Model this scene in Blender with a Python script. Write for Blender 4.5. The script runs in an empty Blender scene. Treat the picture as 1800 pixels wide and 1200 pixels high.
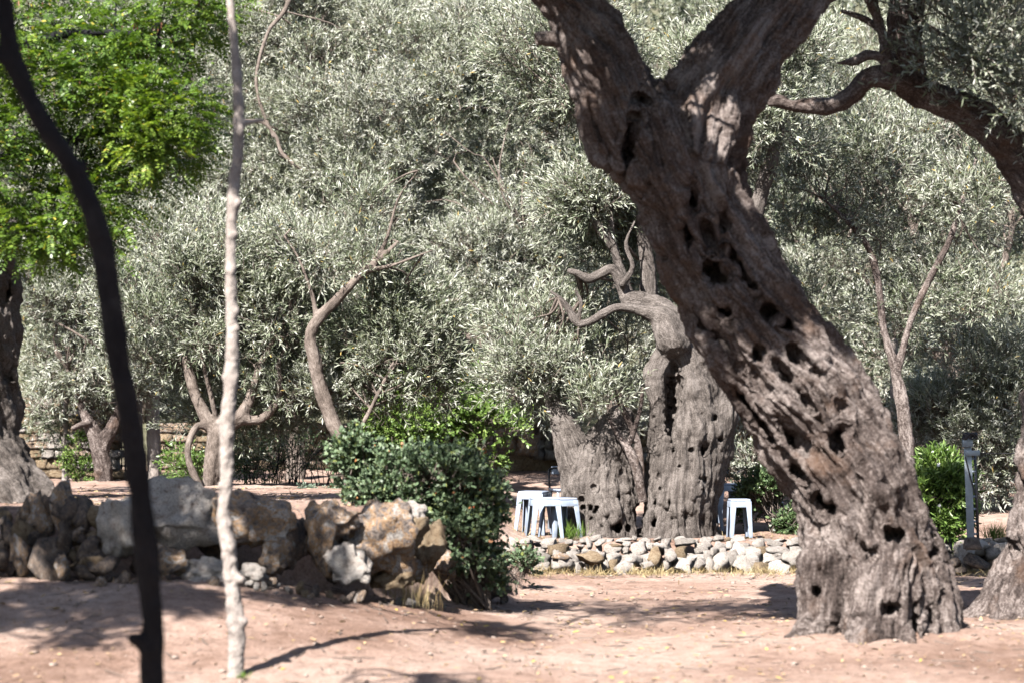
import bpy, math, random
import numpy as np
from mathutils import Vector

SC = bpy.context.scene
COL = SC.collection
R = math.radians
rng = np.random.default_rng(7)
random.seed(7)

# ------------------------------------------------------------------ camera
F_PX, HOR, CAM_H = 4250.0, 720.0, 1.6            # focal length in photo pixels, horizon row, eye height
cam = bpy.data.cameras.new('camera')
camo = bpy.data.objects.new('camera', cam); COL.objects.link(camo)
PITCH = math.atan((HOR - 600.0) / F_PX)
camo.location = (0, 0, CAM_H)
camo.rotation_euler = (R(90) + PITCH, 0, 0)
cam.sensor_width = 36.0
cam.lens = 36.0 * F_PX / 1800.0
cam.clip_start, cam.clip_end = 0.1, 2000
cam.dof.use_dof = True
cam.dof.focus_distance = 25.8
cam.dof.aperture_fstop = 1.95
SC.camera = camo

# ------------------------------------------------------------------ light
SUN_AZ, SUN_EL = R(28), R(46)                    # azimuth left of straight behind the camera
sdir = Vector((-math.sin(SUN_AZ)*math.cos(SUN_EL), -math.cos(SUN_AZ)*math.cos(SUN_EL), math.sin(SUN_EL)))
world = bpy.data.worlds.new('World'); SC.world = world; world.use_nodes = True
wn = world.node_tree.nodes; wl = world.node_tree.links
sky = wn.new('ShaderNodeTexSky'); sky.sky_type = 'NISHITA'; sky.sun_disc = False
sky.sun_elevation = SUN_EL
sky.sun_rotation = math.atan2(sdir.x, sdir.y)
bg = wn['Background']; bg.inputs['Strength'].default_value = 0.05
wl.new(sky.outputs[0], bg.inputs['Color'])
sun = bpy.data.lights.new('sun', 'SUN'); sun.energy = 5.0; sun.angle = R(0.53); sun.color = (1.0, 0.96, 0.91)
suno = bpy.data.objects.new('sun', sun); COL.objects.link(suno)
suno.rotation_euler = (-sdir).to_track_quat('-Z', 'Y').to_euler()
suno.location = (-20, -10, 30)
SC.view_settings.view_transform = 'Standard'
SC.view_settings.look = 'None'
SC.view_settings.gamma = 1.0
SC.view_settings.exposure = 1.88
SC.view_settings.use_curve_mapping = False
SC.render.engine = 'CYCLES'
SC.cycles.max_bounces = 6
SC.cycles.diffuse_bounces = 1
SC.cycles.glossy_bounces = 2
SC.cycles.transmission_bounces = 3
SC.cycles.sample_clamp_indirect = 0.012
SC.cycles.use_denoising = True

# ------------------------------------------------------------------ basic helpers
def P(px, py, d):
    """world point seen at photo pixel (px, py) at distance d along the view"""
    c, s = math.cos(PITCH), math.sin(PITCH)
    u, v = (px - 900.0) / F_PX, (600.0 - py) / F_PX
    dy, dz = c - v*s, s + v*c
    k = d / dy
    return np.array((u*k, d, CAM_H + dz*k))

def MPP(d): return d / F_PX                      # metres for one photo pixel at distance d

def nrm(a):
    return a / np.maximum(np.linalg.norm(a, axis=-1, keepdims=True), 1e-9)

_gt = nrm(np.random.default_rng(3).normal(size=(256, 3)))
_pm = np.random.default_rng(5).permutation(256)
_pm = np.concatenate([_pm, _pm, _pm])
def noise(p):
    """gradient noise of (N,3) points, about -1..1"""
    p = np.asarray(p, float)
    i = np.floor(p).astype(np.int64); f = p - i
    i &= 255
    w = f*f*f*(f*(f*6-15)+10)
    out = 0
    for dx in (0, 1):
        wx = w[:, 0] if dx else 1-w[:, 0]
        for dy in (0, 1):
            wy = w[:, 1] if dy else 1-w[:, 1]
            for dz in (0, 1):
                wz = w[:, 2] if dz else 1-w[:, 2]
                h = _pm[_pm[_pm[(i[:, 0]+dx) & 255] + ((i[:, 1]+dy) & 255)] + ((i[:, 2]+dz) & 255)]
                g = _gt[h]
                out = out + wx*wy*wz*(g[:, 0]*(f[:, 0]-dx)+g[:, 1]*(f[:, 1]-dy)+g[:, 2]*(f[:, 2]-dz))
    return out*1.6
def fbm(p, o=4, lac=2.03, gain=0.5):
    a, s = 1.0, 0
    p = np.asarray(p, float)
    for k in range(o):
        s = s + a*noise(p + 17.3*k); p = p*lac; a *= gain
    return s
def sstep(a, b, x):
    t = np.clip((x-a)/(b-a), 0, 1); return t*t*(3-2*t)

def mesh_poly(name, V, k=None, faces=None, rnd=None, smooth=False):
    """mesh from vertices; either consecutive polygons of k corners or an (M,q) face array"""
    me = bpy.data.meshes.new(name)
    V = np.ascontiguousarray(V.reshape(-1, 3), dtype=np.float32)
    if faces is None:
        n = len(V)//k
        idx = np.arange(n*k, dtype=np.int32); q = k
    else:
        faces = np.asarray(faces, dtype=np.int32); n, q = faces.shape; idx = faces.ravel()
    me.vertices.add(len(V)); me.vertices.foreach_set('co', V.ravel())
    me.loops.add(len(idx)); me.loops.foreach_set('vertex_index', idx)
    me.polygons.add(n)
    me.polygons.foreach_set('loop_start', np.arange(0, n*q, q, dtype=np.int32))
    if smooth: me.polygons.foreach_set('use_smooth', np.ones(n, dtype=bool))
    if rnd is not None:
        at = me.attributes.new('rnd', 'FLOAT', 'FACE'); at.data.foreach_set('value', np.asarray(rnd, np.float32))
    me.update(calc_edges=True)
    return me

def link(name, me, mat=None, parent=None):
    o = bpy.data.objects.new(name, me); COL.objects.link(o)
    if mat is not None and me is not None and len(me.materials) == 0: me.materials.append(mat)
    if parent is not None:
        o.parent = parent
        o.location = -Vector(parent.location) if False else (0, 0, 0)
        o.matrix_parent_inverse = parent_inv(parent)
    return o
def parent_inv(p):
    from mathutils import Matrix
    m = Matrix.LocRotScale(p.location, p.rotation_euler, p.scale)
    return m.inverted()
def tag(o, label=None, cat=None, group=None, kind=None):
    if label: o['label'] = label
    if cat: o['category'] = cat
    if group: o['group'] = group
    if kind: o['kind'] = kind
    return o
def empty(name, loc, label, cat, group=None):
    o = bpy.data.objects.new(name, None); COL.objects.link(o)
    o.location = Vector([float(v) for v in loc]); o.empty_display_size = 0.2
    return tag(o, label, cat, group)

# ------------------------------------------------------------------ materials
def new_mat(name):
    m = bpy.data.materials.new(name); m.use_nodes = True
    return m, m.node_tree.nodes, m.node_tree.links, m.node_tree.nodes['Principled BSDF']
def ramp(n, stops):
    r = n.new('ShaderNodeValToRGB'); e = r.color_ramp.elements
    while len(e) < len(stops): e.new(0.5)
    for q, (p, c) in zip(e, stops): q.position = p; q.color = (*c, 1)
    return r
def texn(n, l, scale, detail=6, rough=0.6, vec=None, coord='Object', dist=0.0):
    t = n.new('ShaderNodeTexNoise'); t.inputs['Scale'].default_value = scale
    t.inputs['Detail'].default_value = detail; t.inputs['Roughness'].default_value = rough
    t.inputs['Distortion'].default_value = dist
    if vec is None:
        tc = n.new('ShaderNodeTexCoord'); vec = tc.outputs[coord]
    l.new(vec, t.inputs['Vector'])
    return t
def mixc(n, l, fac, a, b, mode='MIX'):
    m = n.new('ShaderNodeMix'); m.data_type = 'RGBA'; m.blend_type = mode
    if isinstance(fac, float): m.inputs[0].default_value = fac
    else: l.new(fac, m.inputs[0])
    for s, v in ((6, a), (7, b)):
        if isinstance(v, tuple): m.inputs[s].default_value = (*v, 1)
        else: l.new(v, m.inputs[s])
    return m.outputs[2]
def bump(n, l, b, h, strength, dist):
    bp = n.new('ShaderNodeBump'); bp.inputs['Strength'].default_value = strength
    bp.inputs['Distance'].default_value = dist
    l.new(h, bp.inputs['Height']); l.new(bp.outputs[0], b.inputs['Normal'])

def leaf_mat(name, stops, rough=0.45, trans=0.25, spec=0.5, tint=(1.0, 1.1, 0.5)):
    m, n, l, b = new_mat(name)
    a = n.new('ShaderNodeAttribute'); a.attribute_name = 'rnd'
    r = ramp(n, stops); l.new(a.outputs['Fac'], r.inputs[0])
    l.new(r.outputs[0], b.inputs['Base Color'])
    b.inputs['Roughness'].default_value = rough
    b.inputs['Specular IOR Level'].default_value = spec
    if trans > 0:
        t = n.new('ShaderNodeBsdfTranslucent')
        l.new(mixc(n, l, 1.0, r.outputs[0], tint, 'MULTIPLY'), t.inputs['Color'])
        mx = n.new('ShaderNodeMixShader'); mx.inputs[0].default_value = trans
        l.new(b.outputs[0], mx.inputs[1]); l.new(t.outputs[0], mx.inputs[2])
        l.new(mx.outputs[0], n['Material Output'].inputs['Surface'])
    return m

def bark_mat(name, dark, mid, light, scale=1.0, warm=None, bstr=0.8, bdist=0.02, flow=False):
    """flow=True: grain follows the trunk (attribute written by sculpt)"""
    m, n, l, b = new_mat(name)
    big = texn(n, l, 2.2*scale, 5, 0.6)
    vec = None
    if flow:
        at = n.new('ShaderNodeAttribute'); at.attribute_name = 'flow'; vec = at.outputs['Vector']
    fine = texn(n, l, (34 if flow else 26)*scale, 8, 0.7, vec, dist=0.5)
    grit = texn(n, l, 55*scale, 6, 0.75)
    def math2(op, x, y, z=None):
        q = n.new('ShaderNodeMath'); q.operation = op
        for k_, v_ in enumerate((x, y, z)):
            if v_ is None: continue
            if isinstance(v_, float): q.inputs[k_].default_value = v_
            else: l.new(v_, q.inputs[k_])
        return q.outputs[0]
    h_ = math2('MULTIPLY_ADD', fine.outputs[0], 0.42, math2('MULTIPLY', grit.outputs[0], 0.42))
    tone = math2('MULTIPLY_ADD', big.outputs[0], 0.33, h_)
    r = ramp(n, [(0.475, dark), (0.575, mid), (0.675, light)])
    l.new(tone, r.inputs[0])
    colr = r.outputs[0]
    if warm is not None:
        wn_ = texn(n, l, 3.1*scale, 4, 0.55)
        wr = ramp(n, [(0.56, (0, 0, 0)), (0.75, (0.7, 0.7, 0.7))]); l.new(wn_.outputs[0], wr.inputs[0])
        colr = mixc(n, l, wr.outputs[0], colr, warm)
    l.new(colr, b.inputs['Base Color'])
    b.inputs['Roughness'].default_value = 0.92
    b.inputs['Specular IOR Level'].default_value = 0.15
    bump(n, l, b, h_, bstr, bdist)
    return m

def rock_mat(name, stops, scale=1.0, bstr=0.9):
    m, n, l, b = new_mat(name)
    oi = n.new('ShaderNodeObjectInfo')
    tc = n.new('ShaderNodeTexCoord')
    va = n.new('ShaderNodeVectorMath'); va.operation = 'ADD'
    l.new(tc.outputs['Object'], va.inputs[0])
    vs = n.new('ShaderNodeVectorMath'); vs.operation = 'SCALE'; vs.inputs[0].default_value = (31, 17, 43)
    l.new(oi.outputs['Random'], vs.inputs['Scale']); l.new(vs.outputs[0], va.inputs[1])
    big = texn(n, l, 2.6*scale, 6, 0.62, va.outputs[0], dist=0.4)
    fine = texn(n, l, 18*scale, 8, 0.7, va.outputs[0])
    r = ramp(n, stops)
    l.new(big.outputs[0], r.inputs[0])
    fr = ramp(n, [(0.36, (0.34, 0.32, 0.32)), (0.47, (0.85, 0.83, 0.82)), (0.6, (1.1, 1.08, 1.05))]); l.new(fine.outputs[0], fr.inputs[0])
    c = mixc(n, l, 1.0, r.outputs[0], fr.outputs[0], 'MULTIPLY')
    hv = n.new('ShaderNodeHueSaturation'); l.new(c, hv.inputs['Color'])
    mr = n.new('ShaderNodeMapRange'); mr.inputs['To Min'].default_value = 0.8; mr.inputs['To Max'].default_value = 1.15
    l.new(oi.outputs['Random'], mr.inputs[0]); l.new(mr.outputs[0], hv.inputs['Value'])
    l.new(hv.outputs[0], b.inputs['Base Color'])
    b.inputs['Roughness'].default_value = 0.9
    b.inputs['Specular IOR Level'].default_value = 0.2
    bump(n, l, b, fine.outputs[0], bstr, 0.06)
    return m

M = {}
M['ol'] = leaf_mat('olive_leaf', [(0.0, (0.085, 0.11, 0.06)), (0.3, (0.20, 0.228, 0.15)), (0.55, (0.34, 0.355, 0.275)), (0.82, (0.47, 0.48, 0.415)), (0.985, (0.53, 0.525, 0.47)), (1.0, (0.5, 0.36, 0.12))], 0.5, 0.28, 0.35, (1.05, 1.1, 0.75))
M['loc'] = leaf_mat('locust_leaf', [(0.0, (0.03, 0.07, 0.014)), (0.5, (0.115, 0.195, 0.032)), (0.9, (0.27, 0.36, 0.06)), (1.0, (0.42, 0.36, 0.06))], 0.38, 0.4, 0.6, (1.12, 1.15, 0.45))
M['rose'] = leaf_mat('rose_leaf', [(0.0, (0.04, 0.066, 0.034)), (0.6, (0.115, 0.165, 0.088)), (0.93, (0.22, 0.275, 0.16)), (0.97, (0.2, 0.24, 0.07)), (1.0, (0.30, 0.13, 0.05))], 0.48, 0.15, 0.4)
M['green'] = leaf_mat('bright_shrub_leaf', [(0.0, (0.05, 0.09, 0.02)), (0.5, (0.12, 0.20, 0.045)), (1.0, (0.25, 0.34, 0.09))], 0.42, 0.3, 0.5)
M['grey'] = leaf_mat('grey_hedge_leaf', [(0.0, (0.09, 0.13, 0.09)), (0.6, (0.2, 0.26, 0.19)), (1.0, (0.33, 0.39, 0.31))], 0.5, 0.15, 0.4)
M['dkgreen'] = leaf_mat('dark_shrub_leaf', [(0.0, (0.03, 0.055, 0.02)), (0.6, (0.075, 0.12, 0.05)), (1.0, (0.2, 0.26, 0.12))], 0.38, 0.2, 0.5)
M['dry'] = leaf_mat('dry_grass', [(0.0, (0.22, 0.15, 0.07)), (0.6, (0.42, 0.32, 0.17)), (1.0, (0.6, 0.5, 0.3))], 0.7, 0.2, 0.2)
M['grass'] = leaf_mat('green_grass', [(0.0, (0.06, 0.11, 0.02)), (1.0, (0.2, 0.3, 0.06))], 0.5, 0.3, 0.3)
M['fallen'] = leaf_mat('fallen_leaf', [(0.0, (0.20, 0.13, 0.08)), (0.6, (0.36, 0.25, 0.15)), (0.9, (0.46, 0.34, 0.18)), (0.96, (0.5, 0.36, 0.08)), (1.0, (0.55, 0.42, 0.08))], 0.7, 0.1, 0.2)
M['pod'] = leaf_mat('seed_pod', [(0.0, (0.08, 0.035, 0.02)), (1.0, (0.28, 0.13, 0.08))], 0.5, 0.1, 0.4)
M['hip'] = leaf_mat('rose_hip', [(0.0, (0.35, 0.06, 0.03)), (0.6, (0.5, 0.16, 0.05)), (1.0, (0.65, 0.35, 0.15))], 0.35, 0.0, 0.5)
M['flower'] = leaf_mat('white_flower', [(0.0, (0.7, 0.7, 0.7)), (1.0, (0.85, 0.85, 0.85))], 0.5, 0.2, 0.3)
G = {}                                            # the same barks with grain that follows the trunk
for T, fl in ((M, False), (G, True)):
    T['bark'] = bark_mat('olive_bark'+('_grained' if fl else ''), (0.024, 0.018, 0.016), (0.10, 0.078, 0.070), (0.31, 0.262, 0.24), 1.0, (0.13, 0.078, 0.052), 1.0, 0.06, fl)
    T['bark2'] = bark_mat('grey_olive_bark'+('_grained' if fl else ''), (0.034, 0.029, 0.026), (0.115, 0.098, 0.088), (0.235, 0.205, 0.187), 1.3, None, 1.0, 0.06, fl)
    T['bark3'] = bark_mat('branch_bark'+('_grained' if fl else ''), (0.05, 0.04, 0.034), (0.125, 0.10, 0.085), (0.23, 0.192, 0.168), 2.0, None, 0.8, 0.02, fl)
    T['sap'] = bark_mat('pale_sapling_bark'+('_grained' if fl else ''), (0.15, 0.125, 0.112), (0.265, 0.228, 0.205), (0.37, 0.325, 0.297), 3.0, None, 0.7, 0.012, fl)
    T['darkbark'] = bark_mat('shaded_sapling_bark'+('_grained' if fl else ''), (0.005, 0.005, 0.007), (0.010, 0.010, 0.012), (0.018, 0.017, 0.019), 2.0, None, 0.8, 0.01, fl)  # near-black: the near sapling's shade is put into the bark colour
M['rock'] = rock_mat('limestone_rock', [(0.34, (0.11, 0.09, 0.082)), (0.44, (0.34, 0.29, 0.26)), (0.51, (0.52, 0.33, 0.18)), (0.57, (0.56, 0.50, 0.45)), (0.70, (0.72, 0.68, 0.64))], 1.1)
M['rockdark'] = rock_mat('weathered_rock', [(0.30, (0.07, 0.06, 0.058)), (0.46, (0.17, 0.148, 0.138)), (0.56, (0.26, 0.195, 0.15)), (0.70, (0.40, 0.37, 0.345))], 1.2)
M['rocklight'] = rock_mat('pale_limestone', [(0.28, (0.26, 0.19, 0.155)), (0.38, (0.52, 0.45, 0.40)), (0.50, (0.66, 0.61, 0.56)), (0.75, (0.74, 0.70, 0.66))], 1.5)
M['pebble'] = rock_mat('pale_pebble', [(0.3, (0.27, 0.2, 0.165)), (0.5, (0.37, 0.29, 0.245)), (0.7, (0.48, 0.40, 0.35))], 4.0, 0.3)
M['rocktan'] = rock_mat('tan_masonry', [(0.28, (0.16, 0.11, 0.07)), (0.45, (0.34, 0.25, 0.16)), (0.6, (0.45, 0.36, 0.25)), (0.78, (0.52, 0.45, 0.36))], 1.5)

# ground: pale pinkish trodden earth
m, n, l, b = new_mat('earth')
g1 = texn(n, l, 0.5, 5, 0.6); g2 = texn(n, l, 9.0, 9, 0.75); g3 = texn(n, l, 55.0, 4, 0.7)
r1 = ramp(n, [(0.36, (0.225, 0.146, 0.112)), (0.48, (0.33, 0.23, 0.185)), (0.64, (0.405, 0.305, 0.255))]); l.new(g1.outputs[0], r1.inputs[0])
r2 = ramp(n, [(0.33, (0.62, 0.58, 0.55)), (0.5, (1.0, 1.0, 1.0)), (0.68, (1.18, 1.2, 1.22))]); l.new(g2.outputs[0], r2.inputs[0])
r3 = ramp(n, [(0.36, (0.75, 0.72, 0.7)), (0.55, (1.05, 1.05, 1.05))]); l.new(g3.outputs[0], r3.inputs[0])
c = mixc(n, l, 1.0, r1.outputs[0], r2.outputs[0], 'MULTIPLY'); c = mixc(n, l, 1.0, c, r3.outputs[0], 'MULTIPLY')
sx = n.new('ShaderNodeSeparateXYZ'); tcg = n.new('ShaderNodeTexCoord'); l.new(tcg.outputs['Object'], sx.inputs[0])
hm = n.new('ShaderNodeMapRange'); hm.inputs['From Min'].default_value = 37.2; hm.inputs['From Max'].default_value = 39.0; l.new(sx.outputs['Y'], hm.inputs[0])
r4 = ramp(n, [(0.38, (0.055, 0.058, 0.034)), (0.52, (0.12, 0.115, 0.075)), (0.68, (0.2, 0.19, 0.14))]); l.new(g2.outputs[0], r4.inputs[0])   # scrub on the hillside
c = mixc(n, l, hm.outputs[0], c, r4.outputs[0])
l.new(c, b.inputs['Base Color']); b.inputs['Roughness'].default_value = 0.95; b.inputs['Specular IOR Level'].default_value = 0.1
bump(n, l, b, g2.outputs[0], 0.9, 0.06)
M['earth'] = m

def flat_mat(name, colr, rough, spec=0.5, metal=0.0, var=0.12, scale=12):
    m, n, l, b = new_mat(name)
    t = texn(n, l, scale, 6, 0.65)
    r = ramp(n, [(0.3, tuple(c*(1-2*var) for c in colr)), (0.6, colr)]); l.new(t.outputs[0], r.inputs[0])
    l.new(r.outputs[0], b.inputs['Base Color']); b.inputs['Roughness'].default_value = rough
    b.inputs['Specular IOR Level'].default_value = spec; b.inputs['Metallic'].default_value = metal
    return m
M['plastic'] = flat_mat('white_plastic', (0.33, 0.385, 0.475), 0.45, var=0.22, scale=7)
M['plasticgrey'] = flat_mat('grey_blue_plastic', (0.27, 0.31, 0.39), 0.4)
M['galv'] = flat_mat('galvanised_steel', (0.42, 0.47, 0.52), 0.45, 0.5, 0.5)
M['iron'] = flat_mat('dark_iron', (0.03, 0.03, 0.035), 0.55, 0.5, 0.3)

# ------------------------------------------------------------------ terrain
WALL = [(-5.2, 17.0, ), (-3.6, 17.2), (-1.2, 17.7), (-0.55, 18.5), (-0.1, 20.0), (0.1, 22.0), (0.3, 24.0)]
WALLx = np.array([w[0] for w in WALL]); WALLy = np.array([w[1] for w in WALL])
def ground_z(x, y, rough=True):
    x = np.asarray(x, float); y = np.asarray(y, float)
    front = 0.42*sstep(0.5, -2.4, x)*sstep(13.6, 17.0, y)
    front = front + 0.10*np.exp(-((x-2.6)**2+(y-17.0)**2)/1.1)
    ywall = np.interp(x, WALLx, WALLy)
    step_r = sstep(24.0, 24.35, y)
    right = np.maximum(0, 0.27*step_r + 0.036*np.maximum(0, y-26.0))
    left = 0.86 - 0.018*np.maximum(0, y-20)
    lm = sstep(0.12, 0.42, y-ywall)*sstep(0.3, -0.9, x)
    back = 0.0
    base = np.where(y > ywall, front*(1-sstep(0.4, 2.5, y-ywall)), front)
    base = np.where(x > -0.0, front*(1-sstep(18.5, 21, y)), base)
    z = np.maximum(base, 0)*(1-step_r) + right
    z = z*(1-lm) + np.maximum(left, right)*lm
    z = z + 0.42*np.maximum(0, y-38.5)*(1 - sstep(60, 130, y)*0.55)     # hillside
    return z
xs = np.unique(np.concatenate([np.linspace(-90, -8, 28), np.linspace(-8, 8, 260), np.linspace(8, 90, 28)]))
ys = np.unique(np.concatenate([np.linspace(-12, 11, 30), np.linspace(11, 27, 260), np.linspace(27, 40, 90), np.linspace(40, 220, 60)]))
X, Y = np.meshgrid(xs, ys, indexing='ij')
Z = ground_z(X, Y)
pts = np.stack([X.ravel(), Y.ravel(), np.zeros(X.size)], 1)
near = np.exp(-np.maximum(0, np.abs(pts[:, 0])-8)/8)
Z = Z + ((0.024*fbm(pts*1.1, 4) + 0.014*fbm(pts*4.0+9, 4))*near).reshape(Z.shape)
V = np.stack([X.ravel(), Y.ravel(), Z.ravel()], 1)
nx, ny = len(xs), len(ys)
ii, jj = np.meshgrid(np.arange(nx-1), np.arange(ny-1), indexing='ij')
a0 = (ii*ny+jj).ravel()
Fq = np.stack([a0, a0+ny, a0+ny+1, a0+1], 1)
ground = link('ground', mesh_poly('ground', V, faces=Fq, smooth=True), M['earth'])
tag(ground, 'pale pinkish trodden earth of the grove, rising in terraces', None, None, 'structure')
def gz(x, y): return float(ground_z(np.array([x]), np.array([y]))[0])

# ------------------------------------------------------------------ sculpting: signed distance field + surface nets
def surface_nets(F, org, h):
    S = F < 0
    nx, ny, nz = F.shape
    c = np.zeros((nx-1, ny-1, nz-1), np.uint8)
    corners = [(i, j, k) for i in (0, 1) for j in (0, 1) for k in (0, 1)]
    for i, j, k in corners:
        c += S[i:nx-1+i, j:ny-1+j, k:nz-1+k]
    act = np.argwhere((c > 0) & (c < 8))
    idx = -np.ones(c.shape, np.int32); idx[act[:, 0], act[:, 1], act[:, 2]] = np.arange(len(act))
    vals = {q: F[act[:, 0]+q[0], act[:, 1]+q[1], act[:, 2]+q[2]] for q in corners}
    sm = np.zeros((len(act), 3)); ct = np.zeros(len(act))
    for q in corners:
        for ax in range(3):
            if q[ax] == 1: continue
            p = list(q); p[ax] = 1; p = tuple(p)
            va, vb = vals[q], vals[p]
            cr = (va < 0) != (vb < 0)
            t = np.where(cr, va/np.where(cr, va-vb, 1), 0)
            pos = np.repeat(np.array(q, float)[None], len(act), 0); pos[:, ax] += t
            sm += pos*cr[:, None]; ct += cr
    Vt = org + h*(act + sm/ct[:, None])
    quads = []
    for ax in range(3):
        sl0 = [slice(None)]*3; sl1 = [slice(None)]*3
        sl0[ax] = slice(0, -1); sl1[ax] = slice(1, None)
        s0, s1 = S[tuple(sl0)], S[tuple(sl1)]
        e = np.argwhere(s0 != s1)
        o1, o2 = [a for a in range(3) if a != ax]
        lim = np.array(idx.shape)
        ok = (e[:, o1] > 0) & (e[:, o2] > 0) & (e[:, o1] < lim[o1]) & (e[:, o2] < lim[o2])
        e = e[ok]
        def cell(d1, d2):
            q = e.copy(); q[:, o1] -= d1; q[:, o2] -= d2
            return idx[q[:, 0], q[:, 1], q[:, 2]]
        f = np.stack([cell(1, 1), cell(0, 1), cell(0, 0), cell(1, 0)], 1)
        inside = s0[e[:, 0], e[:, 1], e[:, 2]]
        flip = inside if ax != 1 else ~inside
        f[~flip] = f[~flip][:, ::-1]
        quads.append(f)
    return Vt, np.concatenate(quads)

def vnormals(V, Fq):
    fn = np.cross(V[Fq[:, 2]]-V[Fq[:, 0]], V[Fq[:, 3]]-V[Fq[:, 1]])
    N = np.zeros_like(V)
    for k in range(4):
        for a in range(3):
            N[:, a] += np.bincount(Fq[:, k], weights=fn[:, a], minlength=len(V))
    return nrm(N)

def spline(pts, n=6):
    """Catmull-Rom through rows of any width"""
    p = np.asarray(pts, float)
    if len(p) < 3: 
        t = np.linspace(0, 1, n+1)[:, None]; return p[0]*(1-t)+p[-1]*t
    q = np.concatenate([[2*p[0]-p[1]], p, [2*p[-1]-p[-2]]])
    out = []
    for i in range(1, len(q)-2):
        for t in np.arange(n)/n:
            a, b_, c_, d_ = q[i-1], q[i], q[i+1], q[i+2]
            out.append(0.5*((2*b_)+(-a+c_)*t+(2*a-5*b_+4*c_-d_)*t*t+(-a+3*b_-3*c_+d_)*t**3))
    out.append(p[-1])
    return np.array(out)

def chain_px(rows, sub=5):
    """rows (px, py, d, radius_px) -> world rows (x, y, z, radius)"""
    w = np.array([[*P(a, b_, d_), r_*MPP(d_)] for a, b_, d_, r_ in rows])
    return spline(w, sub)

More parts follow.
